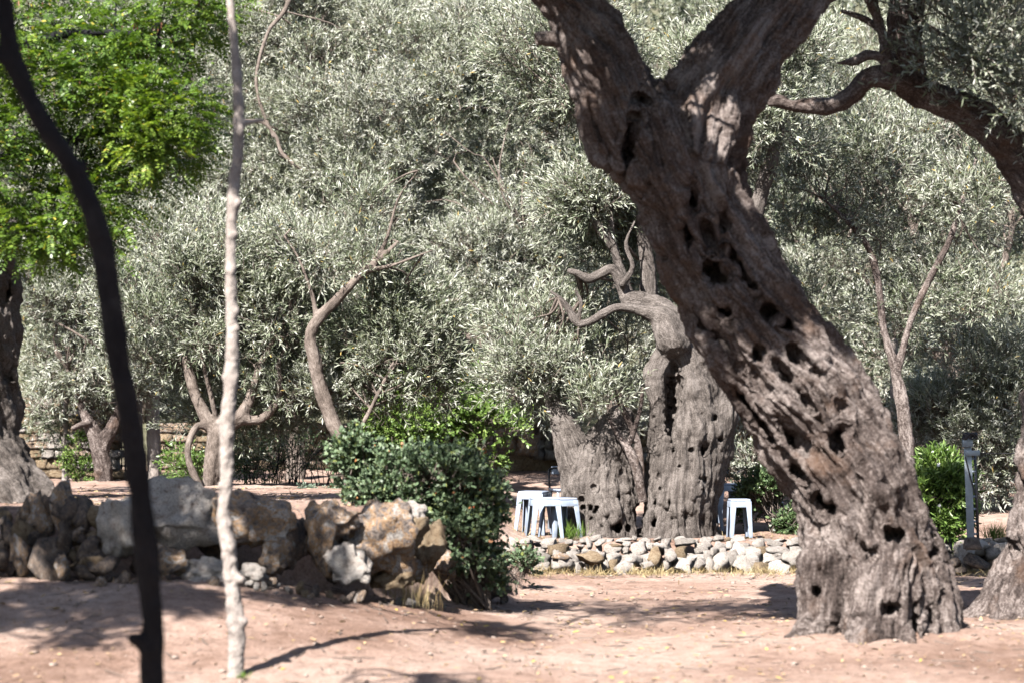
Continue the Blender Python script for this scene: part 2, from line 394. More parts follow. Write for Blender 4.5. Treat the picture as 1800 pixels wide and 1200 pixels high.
def sculpt(name, chains, h, carve=(), k=0.08, ridge=0.03, rfreq=5.0, twist=1.2, lump=0.03, fine=0.006, stretch=0.22, seed=0.0, pits=0):
    """chains: list of (n,4) world rows; carve: list of (centre, radii(3), axis rotation about y) ellipsoids"""
    allp = np.concatenate(chains)
    lo = (allp[:, :3]-allp[:, 3:4]).min(0)-0.12; hi = (allp[:, :3]+allp[:, 3:4]).max(0)+0.12
    dim = np.ceil((hi-lo)/h).astype(int)+1
    Fd = np.full(dim, 1.0, np.float32)
    gx = [lo[a]+h*np.arange(dim[a]) for a in range(3)]
    for ch in chains:
        pad = ch[:, 3].max()+k+0.1
        j0 = np.clip(np.floor((ch[:, :3].min(0)-pad-lo)/h).astype(int), 0, dim-1); j1 = np.clip(np.ceil((ch[:, :3].max(0)+pad-lo)/h).astype(int)+1, 1, dim)
        T_ = np.full(j1-j0, 1.0, np.float32)
        for s in range(len(ch)-1):
            A, B, ra, rb = ch[s, :3], ch[s+1, :3], ch[s, 3], ch[s+1, 3]
            pad = max(ra, rb)+k+0.1
            i0 = np.clip(np.floor((np.minimum(A, B)-pad-lo)/h).astype(int), j0, j1-1)
            i1 = np.clip(np.ceil((np.maximum(A, B)+pad-lo)/h).astype(int)+1, j0+1, j1)
            x = gx[0][i0[0]:i1[0]][:, None, None]-A[0]; y = gx[1][i0[1]:i1[1]][None, :, None]-A[1]; z = gx[2][i0[2]:i1[2]][None, None, :]-A[2]
            D = B-A; L2 = max(D@D, 1e-9)
            t = np.clip((x*D[0]+y*D[1]+z*D[2])/L2, 0, 1)
            dd = np.sqrt((x-t*D[0])**2+(y-t*D[1])**2+(z-t*D[2])**2)-(ra+(rb-ra)*t)
            i0 = i0-j0; i1 = i1-j0
            sub = T_[i0[0]:i1[0], i0[1]:i1[1], i0[2]:i1[2]]
            np.minimum(sub, dd, out=sub)
        kk = min(k, 0.9*ch[:, 3].mean())
        sub = Fd[j0[0]:j1[0], j0[1]:j1[1], j0[2]:j1[2]]
        hh = np.maximum(kk-np.abs(sub-T_), 0)/kk
        sub[...] = np.minimum(sub, T_)-hh*hh*kk*0.25
    for cpos, rad, ang in carve:
        cpos = np.asarray(cpos); rad = np.asarray(rad, float); pad = rad.max()*1.4+0.08
        i0 = np.clip(np.floor((cpos-pad-lo)/h).astype(int), 0, dim-1); i1 = np.clip(np.ceil((cpos+pad-lo)/h).astype(int)+1, 1, dim)
        if (i1 <= i0).any(): continue
        x = gx[0][i0[0]:i1[0]][:, None, None]-cpos[0]; y = gx[1][i0[1]:i1[1]][None, :, None]-cpos[1]; z = gx[2][i0[2]:i1[2]][None, None, :]-cpos[2]
        ca, sa = math.cos(ang), math.sin(ang)
        u, w = x*ca-z*sa, x*sa+z*ca
        q = np.sqrt((u/rad[0])**2+(y/rad[1])**2+(w/rad[2])**2)
        wob = noise(np.stack(np.broadcast_arrays(x+cpos[0], y+cpos[1], z+cpos[2]), -1).reshape(-1, 3)*14.0).reshape(q.shape)
        dd = (q-1+0.38*wob)*min(rad[0], rad[2])
        sub = Fd[i0[0]:i1[0], i0[1]:i1[1], i0[2]:i1[2]]
        kc = 0.03
        hh = np.maximum(kc-np.abs(-dd-sub), 0)/kc
        sub[...] = np.maximum(sub, -dd)+hh*hh*kc*0.25
    Vt, Q = surface_nets(Fd, lo, h)
    N = vnormals(Vt, Q)
    # frame coordinates along the nearest chain -> bark flow noise
    best = np.full(len(Vt), 1e9); co = np.zeros((len(Vt), 3)); rad = np.zeros(len(Vt))
    off = 0.0
    order = np.argsort(Vt[:, 2]); zs = Vt[order, 2]
    for ch in chains:
        C = ch[:, :3]; s = np.concatenate([[0], np.cumsum(np.linalg.norm(np.diff(C, axis=0), axis=1))])
        T = nrm(np.gradient(C, axis=0))
        e1 = np.zeros_like(T); e1[0] = nrm(np.cross(T[0], [0.1, 1, 0.2]))
        for i in range(1, len(T)):
            v = e1[i-1]-T[i]*(e1[i-1]@T[i]); e1[i] = v/np.linalg.norm(v)
        e2 = np.cross(T, e1)
        for i in range(len(C)):
            reach = ch[i, 3]+0.45
            sel = order[np.searchsorted(zs, C[i, 2]-reach):np.searchsorted(zs, C[i, 2]+reach)]
            if len(sel) == 0: continue
            d_ = Vt[sel]-C[i]
            dist = np.linalg.norm(d_, axis=1)-ch[i, 3]
            mk = dist < best[sel]
            if not mk.any(): continue
            sel = sel[mk]; d_ = d_[mk]
            best[sel] = dist[mk]
            ss = s[i]+d_@T[i]
            u = d_@e1[i]; v = d_@e2[i]
            th = twist*ss
            co[sel, 0] = u*np.cos(th)-v*np.sin(th); co[sel, 1] = u*np.sin(th)+v*np.cos(th); co[sel, 2] = ss*stretch+off
            rad[sel] = ch[i, 3]
        off += 13.7
    sc = np.clip((rad/0.4)**0.65, 0.15, 1.0)
    q = co*rfreq+seed
    warp = np.stack([noise(Vt*2.1+seed), noise(Vt*2.1+31+seed), noise(Vt*2.1+57+seed)], 1)
    n1 = np.abs(fbm(q+0.35*warp, 2)); n2 = np.abs(noise(q*2.3+0.5*warp+11))
    dsp = ridge*sc*(np.minimum(n1*1.9, 1.15)-0.6) + 0.42*ridge*sc*(np.minimum(n2*2, 1)-0.5)
    dsp += lump*sc*fbm(Vt*2.6+seed, 3)
    n3 = np.abs(noise(q*5.1+0.7*warp+5)); n4 = np.abs(noise(q*10.5+warp+3))
    dsp += ridge*sc*(0.26*(np.minimum(n3*2, 1)-0.5)+0.13*(np.minimum(n4*2, 1)-0.5))
    dsp += fine*np.clip(sc*2, 0.3, 1)*(fbm(Vt*19+seed, 3)+0.35*noise(Vt*55+seed))
    if pits:
        pn = noise(Vt*pits+seed)
        dsp -= 0.045*sstep(0.66, 0.82, pn)
    Vt = Vt+N*dsp[:, None]
    me = mesh_poly(name, Vt, faces=Q, smooth=True)
    fa = me.attributes.new('flow', 'FLOAT_VECTOR', 'POINT'); fa.data.foreach_set('vector', np.ascontiguousarray(co, dtype=np.float32).ravel())
    return me

def tubes(paths, sides=6, jitter=0.0):
    """paths: list of (n,4) rows -> V, F (quads)"""
    VV, FF, off = [], [], 0
    ang = np.arange(sides)/sides*2*math.pi
    for ch in paths:
        C, r = ch[:, :3], ch[:, 3]
        T = nrm(np.gradient(C, axis=0))
        e1 = nrm(np.cross(T, np.array([0.31, 0.87, 0.38]))); e2 = np.cross(T, e1)
        rr = r[:, None]*(1+jitter*rng.normal(size=(len(C), sides))) if jitter else np.repeat(r[:, None], sides, 1)
        ring = C[:, None]+rr[..., None]*(np.cos(ang)[None, :, None]*e1[:, None]+np.sin(ang)[None, :, None]*e2[:, None])
        VV.append(ring.reshape(-1, 3))
        i, j = np.meshgrid(np.arange(len(C)-1), np.arange(sides), indexing='ij')
        a = i*sides+j; b_ = i*sides+(j+1) % sides
        FF.append(np.stack([a, b_, b_+sides, a+sides], -1).reshape(-1, 4)+off)
        off += len(C)*sides
    return np.concatenate(VV), np.concatenate(FF)

# ------------------------------------------------------------------ foliage
def rand_unit(n): return nrm(rng.normal(size=(n, 3)))

def leaf_polys(pos, dr, nm, L, W, shape=4, curl=0.12):
    """leaf blades: pos base (N,3), dr direction, nm approx normal -> vertices (N,shape,3)"""
    dr = nrm(dr); side = nrm(np.cross(dr, nm)); up = np.cross(side, dr)
    L = L[:, None]; W = W[:, None]
    if shape == 4:
        v = [pos, pos+dr*L*0.5+side*W*0.5+up*L*0.03, pos+dr*L-up*L*curl, pos+dr*L*0.5-side*W*0.5+up*L*0.03]
    else:
        v = [pos, pos+dr*L*0.28+side*W*0.42+up*L*0.02, pos+dr*L*0.68+side*W*0.44, pos+dr*L-up*L*curl,
             pos+dr*L*0.68-side*W*0.44, pos+dr*L*0.28-side*W*0.42+up*L*0.02]
    return np.stack(v, 1)

def clumps_in(blobs, n, gap=0.1, gfreq=0.9, keepback=0.45, seed=0.0):
    """clump centres spread through ellipsoids (centre, radii, weight)"""
    w = np.array([b_[2] for b_ in blobs], float); w /= w.sum()
    out, outn = [], []
    tries = 0
    while len(out) < n and tries < 40:
        tries += 1
        m_ = n*2
        which = rng.choice(len(blobs), m_, p=w)
        c = np.array([blobs[i][0] for i in which]); r = np.array([blobs[i][1] for i in which])
        o = rand_unit(m_); u = rng.uniform(0.12, 1.0, m_)**0.45
        p = c+o*r*u[:, None]
        ok = noise(p*gfreq+seed) > (gap-0.35)
        ok &= (o[:, 1] < 0.25) | (rng.random(m_) < keepback)
        for a, b_ in zip(p[ok], nrm(o*1.0/ r)[ok]):
            out.append(a); outn.append(b_)
    return np.array(out[:n]), np.array(outn[:n])

def olive_crown(parent, blobs, nclump, sprigs=55, leaves=13, cr=0.38, L=0.072, W=0.017, shape=4, mat='ol', gap=0.1, keepback=0.45, up=0.45, twig=True, seed=0.0, slen=(0.16, 0.34), tone=0.0, name='crown', clumps=None, gfreq=0.9):
    C, O = clumps_in(blobs, nclump, gap, gfreq, keepback=keepback, seed=seed) if clumps is None else clumps
    nc = len(C)
    crv = cr*rng.uniform(0.65, 1.3, nc)
    ci = np.repeat(np.arange(nc), sprigs); n = len(ci)
    o = nrm(rand_unit(n)+0.55*O[ci]+np.array([0, 0, 0.15]))
    st = C[ci]+o*(crv[ci]*rng.random(n)**0.55)[:, None]*np.array([1.15, 1.15, 0.85])
    D = nrm(0.7*o+0.3*O[ci]+np.array([0, -0.1, up*1.5])+0.5*rng.normal(size=(n, 3)))
    sl = rng.uniform(*slen, n)
    tone_c = rng.normal(0, 0.10, nc)[ci]+tone
    # leaves
    li = np.repeat(np.arange(n), leaves); m_ = len(li)
    k = np.tile(np.arange(leaves), n)
    t = (k//2*2+1)/leaves+rng.normal(0, 0.03, m_)
    e1 = nrm(np.cross(D, rand_unit(n))); e2 = np.cross(D, e1)
    az = (k//2)*(math.pi/2)+(k % 2)*math.pi+rng.normal(0, 0.35, m_)
    rad = np.cos(az)[:, None]*e1[li]+np.sin(az)[:, None]*e2[li]
    droop = np.zeros((m_, 3)); droop[:, 2] = -0.10*sl[li]*t*t
    pos = st[li]+D[li]*(sl[li]*t)[:, None]+droop
    dr = nrm(D[li]*1.0+rad*0.62+0.2*rng.normal(size=(m_, 3)))
    nm = nrm(D[li]*0.45-rad*0.3+np.array([-0.22, -0.30, 0.55])+0.62*rng.normal(size=(m_, 3)))   # blades turn to the light
    Ls = L*rng.uniform(0.65, 1.25, m_); Ws = W*rng.uniform(0.75, 1.25, m_)
    Vv = leaf_polys(pos, dr, nm, Ls, Ws, shape)
    # upper face dark, underside silver: which side shows is random with the blade's turn
    rv = np.clip(0.5+tone_c[li]+rng.normal(0, 0.24, m_), 0, 0.97)
    yl = rng.random(m_) < 0.006; rv[yl] = 1.0
    ob = link(name, mesh_poly(name, Vv, shape, rnd=rv), M[mat], parent); ob['kind'] = 'stuff'
    if twig:
        sd = nrm(np.cross(D, rand_unit(n)))
        w = rng.uniform(0.0022, 0.0045, n)[:, None]
        b0 = st-D*0.12; b1 = st+D*(sl*0.55)[:, None]; b2 = st+D*sl[:, None]+np.array([0, 0, -0.1])*sl[:, None]
        Q1 = np.stack([b0-sd*w, b0+sd*w, b1+sd*w*0.8, b1-sd*w*0.8], 1); Q2 = np.stack([b1-sd*w*0.8, b1+sd*w*0.8, b2+sd*w*0.4, b2-sd*w*0.4], 1)
        tw = link('twigs', mesh_poly('twigs', np.concatenate([Q1, Q2]), 4), M['bark3'], parent); tw['kind'] = 'stuff'
    return C

def limbs_to(C, starts, r0=0.035, r1=0.006, frac=0.6, sag=0.15):
    """wandering boughs from start points to a share of the clump centres"""
    starts = np.asarray(starts, float); out = []
    for c_ in C[rng.random(len(C)) < frac]:
        s = starts[np.argmin(np.linalg.norm(starts[:, :3]-c_, axis=1)+rng.random(len(starts))*0.6)]
        d_ = c_-s[:3]; ln = np.linalg.norm(d_)
        mids = [s[:3]+d_*t+rng.normal(0, 0.09*ln, 3)*np.array([1, 1, 0.8])+np.array([0, 0, sag*ln*t*(1-t)]) for t in (0.3, 0.62)]
        if ln > 2.6 and rng.random() < 0.6: continue
        rr = min(r0*(0.6+0.2*ln), s[3] if len(s) > 3 else r0)
        out.append(spline(np.array([[*s[:3], rr], [*mids[0], rr*0.75], [*mids[1], rr*0.48], [*c_, r1]]), 4))
    return out

def blob(px, py, d, rx, ry, rd, w=None):
    c_ = P(px, py, d); m_ = MPP(d)
    r_ = np.array([rx*m_, rd, ry*m_])
    return (c_, r_, w if w is not None else r_[0]*r_[2])

def branches_obj(parent, paths, mat='bark3', sides=6, name='branches', jitter=0.08):
    if len(paths) <= 8 or name == 'trunk':
        one = 'branch' if name == 'branches' else name.rstrip('s') if name in ('sprouts', 'stems', 'branchlets') else name
        for p_ in paths:
            V_, F_ = tubes([p_], sides, jitter)
            o = link(one, mesh_poly(one, V_, faces=F_, smooth=True), M[mat], parent)
        return o
    V_, F_ = tubes(paths, sides, jitter)
    o = link(name, mesh_poly(name, V_, faces=F_, smooth=True), M[mat], parent); o['kind'] = 'stuff'
    return o

def hole(px, py, d, rpx, w, h_, ang=0.0, depth=0.22):
    """carving ellipsoid at the front of a trunk whose axis lies at distance d with radius rpx"""
    c_ = P(px, py, d-rpx*MPP(d)*0.88); m_ = MPP(d)
    return (c_, (w*m_, depth, h_*m_), ang)

# ------------------------------------------------------------------ the great leaning olive
D0 = 17.0
main = empty('olive_tree', (*P(1545, 1105, D0)[:2], 0.03), 'huge gnarled leaning olive tree with hollowed trunk in the right foreground', 'tree')
tr = chain_px([(1555, 1135, D0, 134), (1545, 1080, D0, 128), (1538, 1000, D0, 115), (1516, 900, D0, 108), (1472, 800, D0, 107), (1410, 700, D0, 108), (1343, 600, D0, 108), (1287, 500, D0, 98), (1236, 400, D0, 92), (1206, 310, D0, 91), (1185, 235, D0, 90)], 4)
ll = chain_px([(1165, 330, D0, 55), (1115, 245, D0-.05, 72), (1085, 170, D0-.05, 70), (1052, 95, D0, 66), (1008, 20, D0, 57), (965, -50, D0, 50), (930, -160, D0+.1, 50), (850, -300, D0, 38), (800, -420, D0, 24)], 4)
lr = chain_px([(1205, 300, D0, 90), (1238, 195, D0, 88), (1290, 110, D0, 80), (1355, 30, D0+.1, 72), (1420, -60, D0+.2, 66), (1480, -200, D0+.3, 60), (1560, -340, D0+.3, 42), (1650, -480, D0+.4, 22)], 4)
ll2 = chain_px([(1065, 260, D0-.1, 34), (1045, 200, D0-.1, 30), (1050, 120, D0-.1, 36)], 4)
roots = [chain_px(r_, 3) for r_ in (
    [(1470, 1060, D0-.2, 38), (1425, 1108, D0-.35, 22), (1388, 1122, D0-.45, 8)], [(1600, 1085, D0-.2, 40), (1655, 1122, D0-.3, 20), (1700, 1134, D0-.35, 7)], [(1530, 1090, D0-.45, 42), (1515, 1138, D0-.85, 18), (1505, 1160, D0-1.1, 8)], [(1590, 1095, D0-.4, 36), (1605, 1140, D0-.8, 14)],
    [(1450, 1000, D0-.2, 50), (1436, 1080, D0-.25, 40), (1432, 1150, D0-.3, 36)],
    [(1560, 1000, D0-.3, 60), (1545, 1080, D0-.45, 62), (1535, 1160, D0-.5, 55)],
    [(1620, 1020, D0-.1, 45), (1640, 1085, D0-.25, 40), (1650, 1160, D0-.3, 34)],
    [(1590, 950, D0+.3, 60), (1620, 1120, D0+.6, 60)], [(1625, 960, D0, 30), (1640, 1010, D0, 28), (1652, 1120, D0, 30)])]
A = -R(36)
carve = [hole(1260, 483, D0, 95, 25, 21, 0.4, 0.4), hole(1277, 542, D0, 100, 17, 9, 0.3), hole(1262, 592, D0, 100, 11, 52, A, 0.3), hole(1357, 550, D0, 95, 8, 13, A),
         hole(1383, 573, D0, 92, 13, 7, 0.4), hole(1400, 627, D0, 100, 11, 21, A, 0.3), hole(1333, 623, D0, 106, 10, 10), hole(1435, 657, D0, 100, 9, 10, A),
         hole(1392, 672, D0, 106, 8, 54, A, 0.3), hole(1477, 720, D0, 100, 12, 14, A, 0.3), hole(1163, 443, D0, 80, 6, 24, A), hole(1277, 387, D0, 90, 6, 15),
         hole(1475, 770, D0, 107, 11, 23, 0.15, 0.3), hole(1404, 826, D0, 80, 11, 11, A, 0.3), hole(1454, 886, D0, 100, 16, 26, A, 0.3), hole(1542, 845, D0, 85, 9, 19, -R(45), 0.25),
         hole(1572, 940, D0, 105, 15, 9, 0.2), hole(1490, 976, D0, 112, 5, 11), hole(1640, 955, D0, 45, 9, 36, 0.05, 0.3), hole(1567, 1070, D0-.3, 90, 17, 9, 0.2, 0.2),
         hole(1608, 1085, D0-.2, 100, 6, 36, 0.0, 0.35), hole(1640, 1080, D0-.2, 75, 9, 20, 0.1, 0.12), hole(1440, 1036, D0-.1, 90, 7, 6), hole(1392, 766, D0, 95, 8, 44, -R(40), 0.25),
         hole(1217, 335, D0, 99, 13, 28, 0.05, 0.35), hole(1130, 172, D0, 70, 10, 7), hole(1106, 262, D0, 88, 8, 60, 0.15, 0.3), hole(1088, 340, D0, 50, 9, 36, -0.3, 0.3),
         hole(1300, 470, D0, 88, 6, 40, A, 0.15), hole(1225, 560, D0, 85, 6, 45, A, 0.15), hole(1330, 730, D0, 80, 7, 50, A, 0.2), hole(1520, 960, D0, 112, 5, 20, -0.5, 0.12), hole(1200, 400, D0, 99, 6, 35, -0.3, 0.15),
         hole(1455, 640, D0, 60, 6, 36, A, 0.12), hole(1345, 680, D0, 100, 6, 30, A, 0.15), hole(1250, 420, D0, 95, 5, 30, -0.4, 0.12), hole(1500, 800, D0, 95, 6, 34, A, 0.12)]
carve = [(c_, (r_[0]*0.95+.003, r_[1]*1.3, r_[2]*1.12), a_) for c_, r_, a_ in carve]
link('trunk', sculpt('trunk', [tr, ll, lr, ll2]+roots, 0.0125, carve, 0.09, 0.082, 5.2, 0.34, 0.05, 0.012, 0.12, 3.0), G['bark'], main)
stub = chain_px([(985, 70, D0-.1, 16), (955, 68, D0-.15, 13), (942, 70, D0-.16, 12)], 4)
branches_obj(main, [stub], 'bark', 12, 'broken_stub', 0.03)
Cs = olive_crown(main, [((0.4, 15.0, 5.05), (0.75, 1.1, 0.33), 1.0)], 64, 46, 11, 0.12, 0.075, 0.021, 4, gap=0.44, gfreq=2.2, slen=(.05, .11), keepback=1.0, seed=6, name='low_foliage')
branches_obj(main, limbs_to(Cs, ll[-14:], 0.03, 0.006, 0.5), name='low_boughs')
blobs = [((0.6, 15.5, 5.9), (1.4, 0.9, 0.45), 1.9), ((1.4, 16.9, 6.3), (1.8, 1.6, 0.85), 2.2), ((3.4, 17.6, 6.3), (2.0, 1.8, 1.0), 2.0), ((2.4, 17.4, 7.3), (2.4, 2.0, 0.8), 1.5)]
Cc = olive_crown(main, blobs, 140, 46, 11, 0.16, 0.085, 0.024, 4, gap=0.42, gfreq=1.6, slen=(.06, .12), keepback=1.0, seed=5)
branches_obj(main, limbs_to(Cc, np.concatenate([ll[-10:], lr[-10:]]), 0.05, 0.008, 0.6))

# ------------------------------------------------------------------ old double-trunked olive on the terrace
D1 = 25.6
mid = empty('olive_tree', (*P(1135, 945, D1)[:2], 0.27), 'old grey olive tree with two pitted trunks on the terrace behind the stools', 'tree')
chs = [chain_px(r_, 4) for r_ in (
    [(1055, 975, D1, 78), (1054, 920, D1, 70), (1053, 860, D1, 62), (1062, 810, D1, 52), (1078, 765, D1, 36), (1090, 735, D1, 24)],
    [(1035, 880, D1, 48), (1018, 820, D1, 34), (1002, 775, D1, 26), (985, 735, D1, 19), (965, 690, D1+.1, 12)],
    [(1100, 900, D1-.1, 22), (1112, 960, D1-.2, 30)], [(1012, 900, D1, 28), (1003, 975, D1-.1, 34)],
    [(1186, 975, D1, 74), (1187, 920, D1, 70), (1196, 860, D1, 72), (1208, 800, D1, 70), (1216, 740, D1, 60), (1212, 680, D1, 48), (1200, 620, D1, 38), (1182, 572, D1, 28), (1150, 538, D1, 18), (1105, 528, D1, 13)],
    [(1245, 790, D1-.05, 36), (1262, 735, D1-.05, 33), (1268, 700, D1, 22)],
    [(1150, 880, D1-.15, 30), (1144, 820, D1-.1, 15), (1152, 760, D1-.15, 13), (1156, 710, D1-.15, 14), (1152, 662, D1-.15, 20), (1168, 625, D1-.1, 22)],
    [(1180, 600, D1-.2, 30), (1160, 560, D1-.15, 18), (1125, 545, D1-.15, 9), (1085, 540, D1-.2, 7), (1060, 552, D1-.2, 7), (1030, 568, D1-.2, 8), (1012, 566, D1-.2, 8), (1000, 545, D1-.2, 7), (985, 525, D1-.2, 5), (968, 512, D1-.2, 3)],
    [(1015, 566, D1-.2, 6), (1022, 535, D1-.25, 4), (1012, 510, D1-.25, 2.5)], [(1095, 500, D1-.1, 6), (1112, 470, D1-.15, 4), (1100, 430, D1-.15, 3), (1115, 390, D1-.1, 2)],
    [(1120, 528, D1, 17), (1100, 520, D1, 11), (1090, 490, D1, 10), (1075, 474, D1, 9), (1055, 482, D1, 8), (1035, 490, D1, 7), (1015, 480, D1, 6), (1000, 476, D1, 4)],
    [(1105, 525, D1+.1, 12), (1092, 480, D1+.1, 9), (1076, 420, D1+.1, 8), (1070, 360, D1+.1, 7), (1050, 300, D1+.1, 6), (1030, 200, D1+.1, 4)],
    [(1140, 530, D1+.2, 16), (1140, 470, D1+.2, 13), (1128, 400, D1+.2, 10), (1130, 330, D1+.2, 8), (1150, 230, D1+.2, 6)],
    [(1075, 430, D1+.1, 8), (1045, 390, D1+.1, 7), (1030, 350, D1+.1, 6), (990, 320, D1, 4)],
    [(1230, 600, D1+.2, 26), (1290, 480, D1+.4, 20), (1340, 330, D1+.5, 14), (1380, 200, D1+.6, 8)],
    [(1225, 910, D1, 36), (1250, 965, D1-.1, 15)], [(1165, 920, D1-.2, 44), (1152, 970, D1-.3, 36)])]
cv = [hole(1085, 928, D1, 60, 9, 13, 0, 0.3), hole(1130, 850, D1, 10, 8, 60, 0.1, 0.5), hole(1238, 790, D1, 70, 6, 8), hole(1228, 842, D1, 76, 5, 6), hole(1182, 715, D1, 44, 13, 72, 0.04, 0.3), hole(1127, 880, D1, 30, 8, 70, 0.05, 0.6), hole(1262, 770, D1, 30, 5, 6), hole(1148, 905, D1, 30, 5, 30, 0.1, 0.3), hole(1214, 905, D1, 85, 16, 10, 0, 0.08)]
g0 = np.random.default_rng(91)
for k_ in range(46):                                              # woodpecker and rot holes
    if k_ % 2: px_, py_, ax_, rr_ = g0.uniform(1010, 1105), g0.uniform(790, 930), 1056, 66
    else: px_, py_, ax_, rr_ = g0.uniform(1150, 1262), g0.uniform(720, 930), 1206, 72
    q_ = min(abs(px_-ax_)/rr_, .95)
    cv.append((P(px_, py_, D1-rr_*math.sqrt(1-q_*q_)*MPP(D1)*0.98), (g0.uniform(.012, .026), .09, g0.uniform(.012, .034)), g0.uniform(-.6, .6)))
link('trunk', sculpt('trunk', chs, 0.015, cv, 0.07, 0.038, 6.0, 0.3, 0.05, 0.008, 0.10, 9.0), G['bark2'], mid)
blobs = [blob(980, 665, D1+.1, 80, 50, 0.4), blob(1050, 650, D1+.3, 60, 50, 0.3), blob(1040, 700, D1+.1, 70, 35, 0.3), blob(940, 600, D1+.2, 70, 60, 0.5), blob(925, 650, D1+.5, 50, 50, 0.4), blob(1000, 560, D1+1.1, 80, 60, 0.4), blob(960, 730, D1+.6, 50, 30, 0.3), blob(1050, 290, D1+1.1, 120, 160, 0.6), blob(1010, 90, D1+.8, 130, 130, 0.9),  blob(1340, 150, D1+.8, 180, 170, 0.9), blob(1120, 380, D1+1.3, 80, 160, 0.4), blob(1115, 610, D1+1.7, 60, 90, 0.4), blob(1060, 330, D1+.2, 60, 60, 0.2, .25), blob(1055, 715, D1-.3, 40, 18, 0.12, .12)]
Cc = olive_crown(mid, blobs, 165, 60, 13, 0.30, 0.08, 0.013, 4, gap=0.12, seed=2)
branches_obj(mid, limbs_to(Cc, np.concatenate([c_[-6:] for c_ in chs[7:15]]), 0.02, 0.004, 0.45))
sprout = [chain_px(r_, 4) for r_ in ([(1130, 880, D1-.3, 8), (1120, 830, D1-.35, 9), (1108, 795, D1-.35, 8), (1085, 760, D1-.3, 5), (1070, 735, D1-.3, 3)], [(1126, 850, D1-.3, 8), (1122, 790, D1-.3, 8), (1108, 745, D1-.3, 6), (1088, 705, D1-.3, 5), (1078, 680, D1-.3, 3)], [(1106, 780, D1-.35, 5), (1125, 720, D1-.3, 4), (1130, 680, D1-.3, 3)])]
branches_obj(mid, sprout, 'bark', 9, 'sprouts')

# ------------------------------------------------------------------ olive at the right edge, bough reaching into the picture
D2 = 19.3
rt = empty('olive_tree', (*P(1850, 1080, D2)[:2], 0.0), 'olive tree cut off by the right edge, dark bough arching over', 'tree')
chs = [chain_px(r_, 4) for r_ in (
    [(1850, 1110, D2, 120), (1850, 1040, D2, 98), (1853, 960, D2, 78), (1858, 860, D2, 68), (1862, 760, D2, 65), (1868, 640, D2, 62), (1875, 500, D2, 58), (1860, 390, D2, 50), (1810, 300, D2, 42), (1748, 232, D2, 33), (1680, 185, D2, 27), (1615, 160, D2, 27), (1590, 110, D2, 30), (1590, 40, D2, 30), (1600, -40, D2, 28), (1630, -160, D2, 22), (1680, -300, D2, 12)],
    [(1800, 980, D2-.1, 40), (1765, 1040, D2-.2, 34), (1720, 1085, D2-.3, 24), (1660, 1110, D2-.4, 14)], [(1810, 1030, D2-.2, 50), (1770, 1100, D2-.5, 34)],
    [(1605, 158, D2, 24), (1560, 140, D2-.1, 21), (1525, 140, D2-.1, 19), (1500, 165, D2-.1, 17), (1465, 186, D2-.1, 16), (1425, 188, D2-.1, 13), (1390, 186, D2-.1, 11), (1368, 178, D2-.1, 13), (1355, 182, D2-.1, 8)],
    [(1570, 120, D2-.1, 14), (1550, 102, D2-.2, 9), (1525, 98, D2-.2, 9), (1505, 108, D2-.2, 8), (1470, 112, D2-.2, 3)],
    [(1560, 120, D2-.2, 9), (1556, 80, D2-.2, 9), (1545, 40, D2-.2, 10), (1530, 0, D2-.2, 10), (1515, -60, D2-.2, 8)],
    [(1555, 60, D2-.1, 7), (1520, 35, D2, 7), (1480, 20, D2, 5)],
    [(1870, 500, D2, 50), (1960, 300, D2+.3, 40), (2040, 60, D2+.4, 28), (2080, -150, D2+.4, 14)])]
link('trunk', sculpt('trunk', chs, 0.017, [hole(1800, 860, D2, 40, 14, 30, 0, 0.25), hole(1785, 960, D2, 50, 8, 16)], 0.07, 0.055, 5.5, 1.0, 0.04, 0.012, 0.22, 21.0), G['bark'], rt)
blobs = [blob(1720, 80, D2-.2, 120, 110, 0.5), blob(1800, 150, D2-.4, 80, 60, 0.4), blob(1640, -75, D2-.4, 200, 70, 0.8), blob(1850, -150, D2, 220, 130, 1.0), blob(1470, -90, D2-.2, 100, 50, 0.5), blob(2000, 50, D2, 130, 170, 0.8)]
Cc = olive_crown(rt, blobs, 82, 34, 13, 0.26, 0.066, 0.0135, 6, gap=0.1, seed=8, tone=0.04)
branches_obj(rt, limbs_to(Cc, np.concatenate([chs[0][-16:], chs[5][-5:], chs[7][-8:]]), 0.018, 0.004, 0.5))

# ------------------------------------------------------------------ olive at the left edge
D3 = 20.0
lt = empty('olive_tree', (*P(-40, 860, D3)[:2], 0.86), 'thick olive trunk cut off by the left edge above a root mound', 'tree')
chs = [chain_px(r_, 4) for r_ in (
    [(-35, 930, D3, 110), (-36, 850, D3, 92), (-42, 770, D3, 78), (-42, 680, D3, 74), (-40, 580, D3, 71), (-36, 480, D3, 70), (-40, 400, D3, 60), (-70, 300, D3, 50), (-120, 180, D3, 40), (-150, 50, D3, 25)],
    [(-10, 430, D3-.1, 40), (25, 405, D3-.1, 20), (45, 380, D3, 10)],
    [(10, 790, D3-.1, 30), (40, 835, D3-.2, 30), (90, 875, D3-.3, 22), (150, 905, D3-.4, 14)], [(-20, 830, D3-.3, 60), (30, 900, D3-.5, 50)])]
link('trunk', sculpt('trunk', chs, 0.02, [hole(10, 510, D3, 50, 7, 22, 0.1, .2), hole(12, 640, D3, 50, 6, 30, 0.1, .2)], 0.08, 0.06, 5.0, 0.8, 0.05, 0.014, 0.22, 33.0), G['bark2'], lt)
Cc = olive_crown(lt, [((-6.4, 21.3, 5.2), (1.8, 1.4, 1.0), 1)], 40, 26, 11, 0.42, 0.09, 0.024, 4, gap=0.2, keepback=1.0, seed=4)
branches_obj(lt, limbs_to(Cc, chs[0][-10:], 0.05, 0.008, 0.6))

